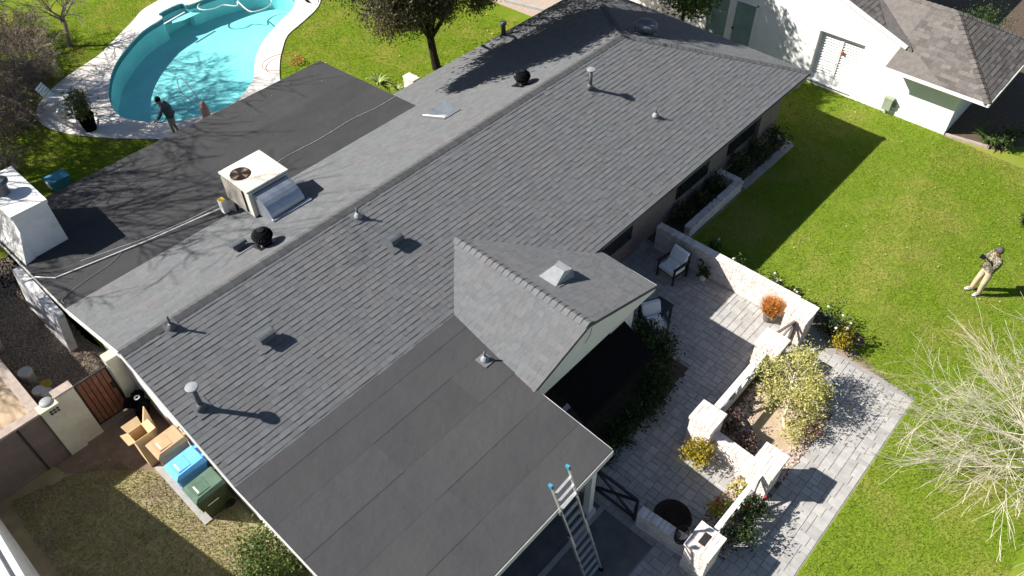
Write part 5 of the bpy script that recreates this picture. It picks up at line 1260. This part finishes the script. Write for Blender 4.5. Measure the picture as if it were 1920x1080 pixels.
litter('fallen_leaves', [(-1.4, 8), (1.9, 8), (1.9, 15.2), (-1.4, 15.2)], 260, M_fallen, .035)

# ------------------------------------------------------------------ PEOPLE
def skin_obj(name, verts, edges, radii, m, parent, root=0, sub=2, loc=None):
    me = bpy.data.meshes.new(name); me.from_pydata([tuple(v) for v in verts], edges, []); me.update()
    o = bpy.data.objects.new(name, me); COL.objects.link(o)
    o.modifiers.new('skin', 'SKIN'); sv = me.skin_vertices[0].data
    for i, r in enumerate(radii):
        rr = r if isinstance(r, tuple) else (r, r); sv[i].radius = rr; sv[i].use_root = (i == root)
    s = o.modifiers.new('sub', 'SUBSURF'); s.levels = sub; s.render_levels = sub
    dg = bpy.context.evaluated_depsgraph_get(); dg.update()
    nm = bpy.data.meshes.new_from_object(o.evaluated_get(dg)); nm.name = name
    bpy.data.objects.remove(o); bpy.data.meshes.remove(me)
    nm.materials.clear(); nm.materials.append(m); nm.polygons.foreach_set('use_smooth', [True] * len(nm.polygons))
    o = bpy.data.objects.new(name, nm); COL.objects.link(o); o.parent = parent
    return o
def person(base, yaw, label, J, hair_m, top_m, leg_m, shorts, shoe_m):
    """J: joints in a local frame, x = forward, y = left, z up"""
    t = bpy.data.objects.new('person', None); COL.objects.link(t); props(t, label, 'person')
    t.location = base; t.rotation_euler = (0, 0, yaw); WL[t.name] = Vector(base)
    v = {k: Vector(p) for k, p in J.items()}
    names = ['pelvis', 'waist', 'chest', 'neck', 'head', 'crown', 'shL', 'elL', 'wrL', 'haL', 'shR', 'elR', 'wrR', 'haR', 'hipL', 'knL', 'anL', 'toL', 'hipR', 'knR', 'anR', 'toR']
    rad = dict(pelvis=(.15, .12), waist=(.12, .09), chest=(.13, .09), neck=.055, head=(.078, .088), crown=(.062, .07), shL=.058, elL=.042, wrL=.027, haL=(.036, .02), shR=.058, elR=.042, wrR=.027, haR=(.036, .02), hipL=.09, knL=.058, anL=.036, toL=.03, hipR=.09, knR=.058, anR=.036, toR=.03)
    E = [('pelvis', 'waist'), ('waist', 'chest'), ('chest', 'neck'), ('neck', 'head'), ('head', 'crown'), ('pelvis', 'hipL'), ('hipL', 'knL'), ('knL', 'anL'), ('anL', 'toL'), ('pelvis', 'hipR'), ('hipR', 'knR'), ('knR', 'anR'), ('anR', 'toR')]
    for s in 'LR': E += [('chest', 'sh' + s), ('sh' + s, 'el' + s), ('el' + s, 'wr' + s), ('wr' + s, 'ha' + s)]
    V = [v[k] for k in names]; Rr = [rad[k] for k in names]; ED = [(names.index(a), names.index(b)) for a, b in E]
    for s in 'LR':      # five fingers, curled
        w, h = v['wr' + s], v['ha' + s]; d = (h - w).normalized(); sd = d.cross(Vector((0, 0, 1))).normalized() if abs(d.z) < .95 else Vector((0, 1, 0)); up = sd.cross(d)
        hi = names.index('ha' + s)
        for f, (off, L) in enumerate(((-.03, .07), (-.01, .08), (.01, .085), (.03, .065))):
            i = len(V); V += [h + sd * off + d * .03, h + sd * off + d * (.03 + L * .5) - up * .02, h + sd * off * .9 + d * (.03 + L * .7) - up * .055]; Rr += [.010, .009, .008]; ED += [(hi, i), (i, i + 1), (i + 1, i + 2)]
        i = len(V); V += [w.lerp(h, .5) + sd * .045, w.lerp(h, .9) + sd * .06 - up * .02]; Rr += [.012, .010]; ED += [(names.index('wr' + s), i), (i, i + 1)]
    # nose, ears, chin
    hd = v['head']; f = (Vector((1, 0, -.15)) if 'face' not in v else v['face']).normalized(); lf = Vector((0, 0, 1)).cross(f).normalized()
    i = len(V); hidx = names.index('head'); V += [hd + f * .10, hd + lf * .088 + Vector((0, 0, -.005)), hd - lf * .088 + Vector((0, 0, -.005)), hd + f * .06 - Vector((0, 0, .085))]; Rr += [.014, .016, .016, .03]; ED += [(hidx, i), (hidx, i + 1), (hidx, i + 2), (hidx, i + 3)]
    body = skin_obj('body', V, ED, Rr, M_skin, t)
    # hair
    mb = MB(); hc = hd + Vector((0, 0, .045)) - f * .02
    mb.lathe(hc, [(.104, -.045), (.108, .0), (.10, .05), (.075, .09), (.03, .11), (.005, .113)], 14); me = mb.mesh('hair', True); me.materials.append(hair_m); o = bpy.data.objects.new('hair', me); COL.objects.link(o); o.parent = t
    mb = MB()
    for s in (-1, 1): mb.lathe(hd + f * .082 + lf * s * .034 + Vector((0, 0, .012)), [(.004, -.008), (.011, 0), (.004, .008)], 8)
    me = mb.mesh('eyes'); me.materials.append(M_hair); o = bpy.data.objects.new('eyes', me); COL.objects.link(o); o.parent = t
    me = MB().bar(hd + f * .088 + lf * .025 - Vector((0, 0, .055)), hd + f * .088 - lf * .025 - Vector((0, 0, .055)), .012, .008).mesh('mouth'); me.materials.append(M_red); o = bpy.data.objects.new('mouth', me); COL.objects.link(o); o.parent = t
    # shirt
    nk = v['neck'] + (v['chest'] - v['neck']) * .12
    hem = v['pelvis'] + (v['waist'] - v['pelvis']) * -.15
    SV = [hem, v['waist'], v['chest'], nk]; SR = [(.19, .165), (.18, .155), (.2, .155), (.078, .078)]; SE = [(0, 1), (1, 2), (2, 3)]
    for s in 'LR':
        i = len(SV); wr = v['el' + s].lerp(v['wr' + s], .88); SV += [v['sh' + s], v['el' + s], wr]; SR += [.086, .066, .05]; SE += [(2, i), (i, i + 1), (i + 1, i + 2)]
    skin_obj('shirt', SV, SE, SR, top_m, t, 1)
    # trousers or shorts
    PV = [v['pelvis'] + Vector((0, 0, .06)), v['pelvis'] - Vector((0, 0, .03))]; PR = [(.165, .135), (.165, .135)]; PE = [(0, 1)]
    for s in 'LR':
        i = len(PV); PV += [v['hip' + s]]; PR += [.108]; PE += [(1, i)]
        if shorts: PV += [v['hip' + s].lerp(v['kn' + s], .92)]; PR += [.095]; PE += [(i, i + 1)]
        else: PV += [v['kn' + s], v['kn' + s].lerp(v['an' + s], 1.06)]; PR += [.082, .072]; PE += [(i, i + 1), (i + 1, i + 2)]
    skin_obj('shorts' if shorts else 'trousers', PV, PE, PR, leg_m, t, 1)
    for s in 'LR':
        a, b = v['an' + s], v['to' + s]; d = (b - a); d.z = 0; d = d.normalized(); sd = Vector((-d.y, d.x, 0)); g = Vector((a.x, a.y, 0))
        mb = MB(); prof = []
        ring = [(-.075, .036), (0, .045), (.10, .05), (.17, .045), (.205, .02)]
        out = [(q, w) for q, w in ring] + [(q, -w) for q, w in ring[::-1]]
        k = len(out); top = [(.09 if q < .05 else .075 if q < .12 else .045) for q, w in out]
        mb.add([g + d * q + sd * w + Vector((0, 0, .022)) for q, w in out] + [g + d * q * .97 + sd * w * .8 + Vector((0, 0, h)) for (q, w), h in zip(out, top)], [tuple(range(k))[::-1], tuple(range(k, 2 * k))] + [(i, (i + 1) % k, k + (i + 1) % k, k + i) for i in range(k)])
        me = mb.mesh('shoe'); me.materials.append(shoe_m); o = bpy.data.objects.new('shoe', me); COL.objects.link(o); o.parent = t
        mb = MB(); mb.add([g + d * q + sd * w * 1.08 + Vector((0, 0, z)) for z in (.0, .024) for q, w in out], [tuple(range(k))[::-1], tuple(range(k, 2 * k))] + [(i, (i + 1) % k, k + (i + 1) % k, k + i) for i in range(k)])
        me = mb.mesh('sole'); me.materials.append(M_sole); o2 = bpy.data.objects.new('sole', me); COL.objects.link(o2); o2.parent = o
    return t
# right: man photographing the house, facing left in the photo
JR = dict(pelvis=(0, 0, .93), waist=(-.02, 0, 1.08), chest=(-.03, 0, 1.32), neck=(.0, 0, 1.50), head=(.04, 0, 1.63), crown=(.03, 0, 1.71), face=(1, 0, -.12),
          shL=(-.01, .19, 1.42), elL=(.16, .24, 1.18), wrL=(.33, .10, 1.40), haL=(.38, .06, 1.46), shR=(-.01, -.19, 1.42), elR=(.16, -.24, 1.18), wrR=(.33, -.10, 1.40), haR=(.38, -.06, 1.46),
          hipL=(0, .10, .88), knL=(.05, .13, .48), anL=(.0, .11, .08), toL=(.14, .13, .04), hipR=(0, -.10, .88), knR=(.06, -.12, .48), anR=(.08, -.13, .08), toR=(.22, -.15, .04))
pr = person((20.72, .72, .02), math.atan2(.739, -.674) + R_(8), 'man in patterned olive shirt and khaki trousers photographing the house from the lawn', JR, M_hairgrey, M_camo, M_khaki, False, M_shoe)
ct = bpy.data.objects.new('camera', None); ct.name = 'handheld_camera'; COL.objects.link(ct)
pw = Matrix.Translation(pr.location) @ pr.rotation_euler.to_matrix().to_4x4()
ct.matrix_world = pw @ Matrix.Translation((.44, 0, 1.50)); props(ct, 'small dark camera held up in front of the face of the man on the lawn', 'camera')
for nm, b in (('body', MB().box(-.035, -.065, -.04, .035, .065, .045)), ('lens', MB().lathe((.035, 0, 0), [(.03, 0), (.033, .05), (.028, .06)], 14, axis=(1, 0, 0)))):
    me = b.mesh(nm); me.materials.append(M_phone); o = bpy.data.objects.new(nm, me); COL.objects.link(o); o.parent = ct
# pool side: man with a wand
JP = dict(pelvis=(0, 0, .94), waist=(.03, 0, 1.08), chest=(.08, 0, 1.30), neck=(.15, 0, 1.46), head=(.22, .0, 1.57), crown=(.23, 0, 1.65), face=(1, .1, -.6),
          shL=(.12, .19, 1.40), elL=(.2, .34, 1.17), wrL=(.36, .42, 1.05), haL=(.42, .44, 1.02), shR=(.10, -.19, 1.39), elR=(.0, -.30, 1.12), wrR=(.02, -.36, .88), haR=(.04, -.37, .81),
          hipL=(0, .10, .89), knL=(.05, .12, .49), anL=(.0, .13, .08), toL=(.14, .16, .04), hipR=(0, -.10, .89), knR=(.02, -.13, .49), anR=(-.06, -.15, .08), toR=(.08, -.18, .04))
YAWP = R_(140)
pq = person((9.25, 25.42, .035), YAWP, 'man in slate blue long sleeved shirt and grey shorts spraying by the pool', JP, M_hair, M_navy, M_shorts, True, M_sole)
pw = Matrix.Translation(pq.location) @ pq.rotation_euler.to_matrix().to_4x4()
wd = thing('spray_wand', 'spray wand and black hose held by the man at the pool', 'spray wand', tuple(pw @ Vector((.45, .45, 1.0))))
wp = lambda *p: pw @ Vector(p)
MB().tube([wp(.40, .44, 1.02), wp(.62, .50, .78)], .010, 6).build('wand', M_rope, wd)
MB().tube([wp(.36, .42, 1.06), wp(.46, .455, .97)], .022, 8).build('grip', M_hose, wd)
MB().tube([wp(*p) for p in smooth_open([(.40, .43, 1.0), (.3, .2, .80), (.18, -.1, .74), (.06, -.36, .80), (-.15, -.9, .6), (-.35, -1.6, .1)], 5)], .014, 6).build('hose', M_hose, wd)
for o in bpy.data.objects:
    if o.type == 'MESH' and o.name.startswith('hair'): pass

# bits of debris left on the porch roof
mb = MB()
for k in range(14):
    x = random.uniform(5, 13.2); y = random.uniform(16.9, 21.3); mb.rock((x, y, zp(y) + .014), random.uniform(.008, .02), .4)
mb.build('roof_debris', M_conc, kind='stuff')
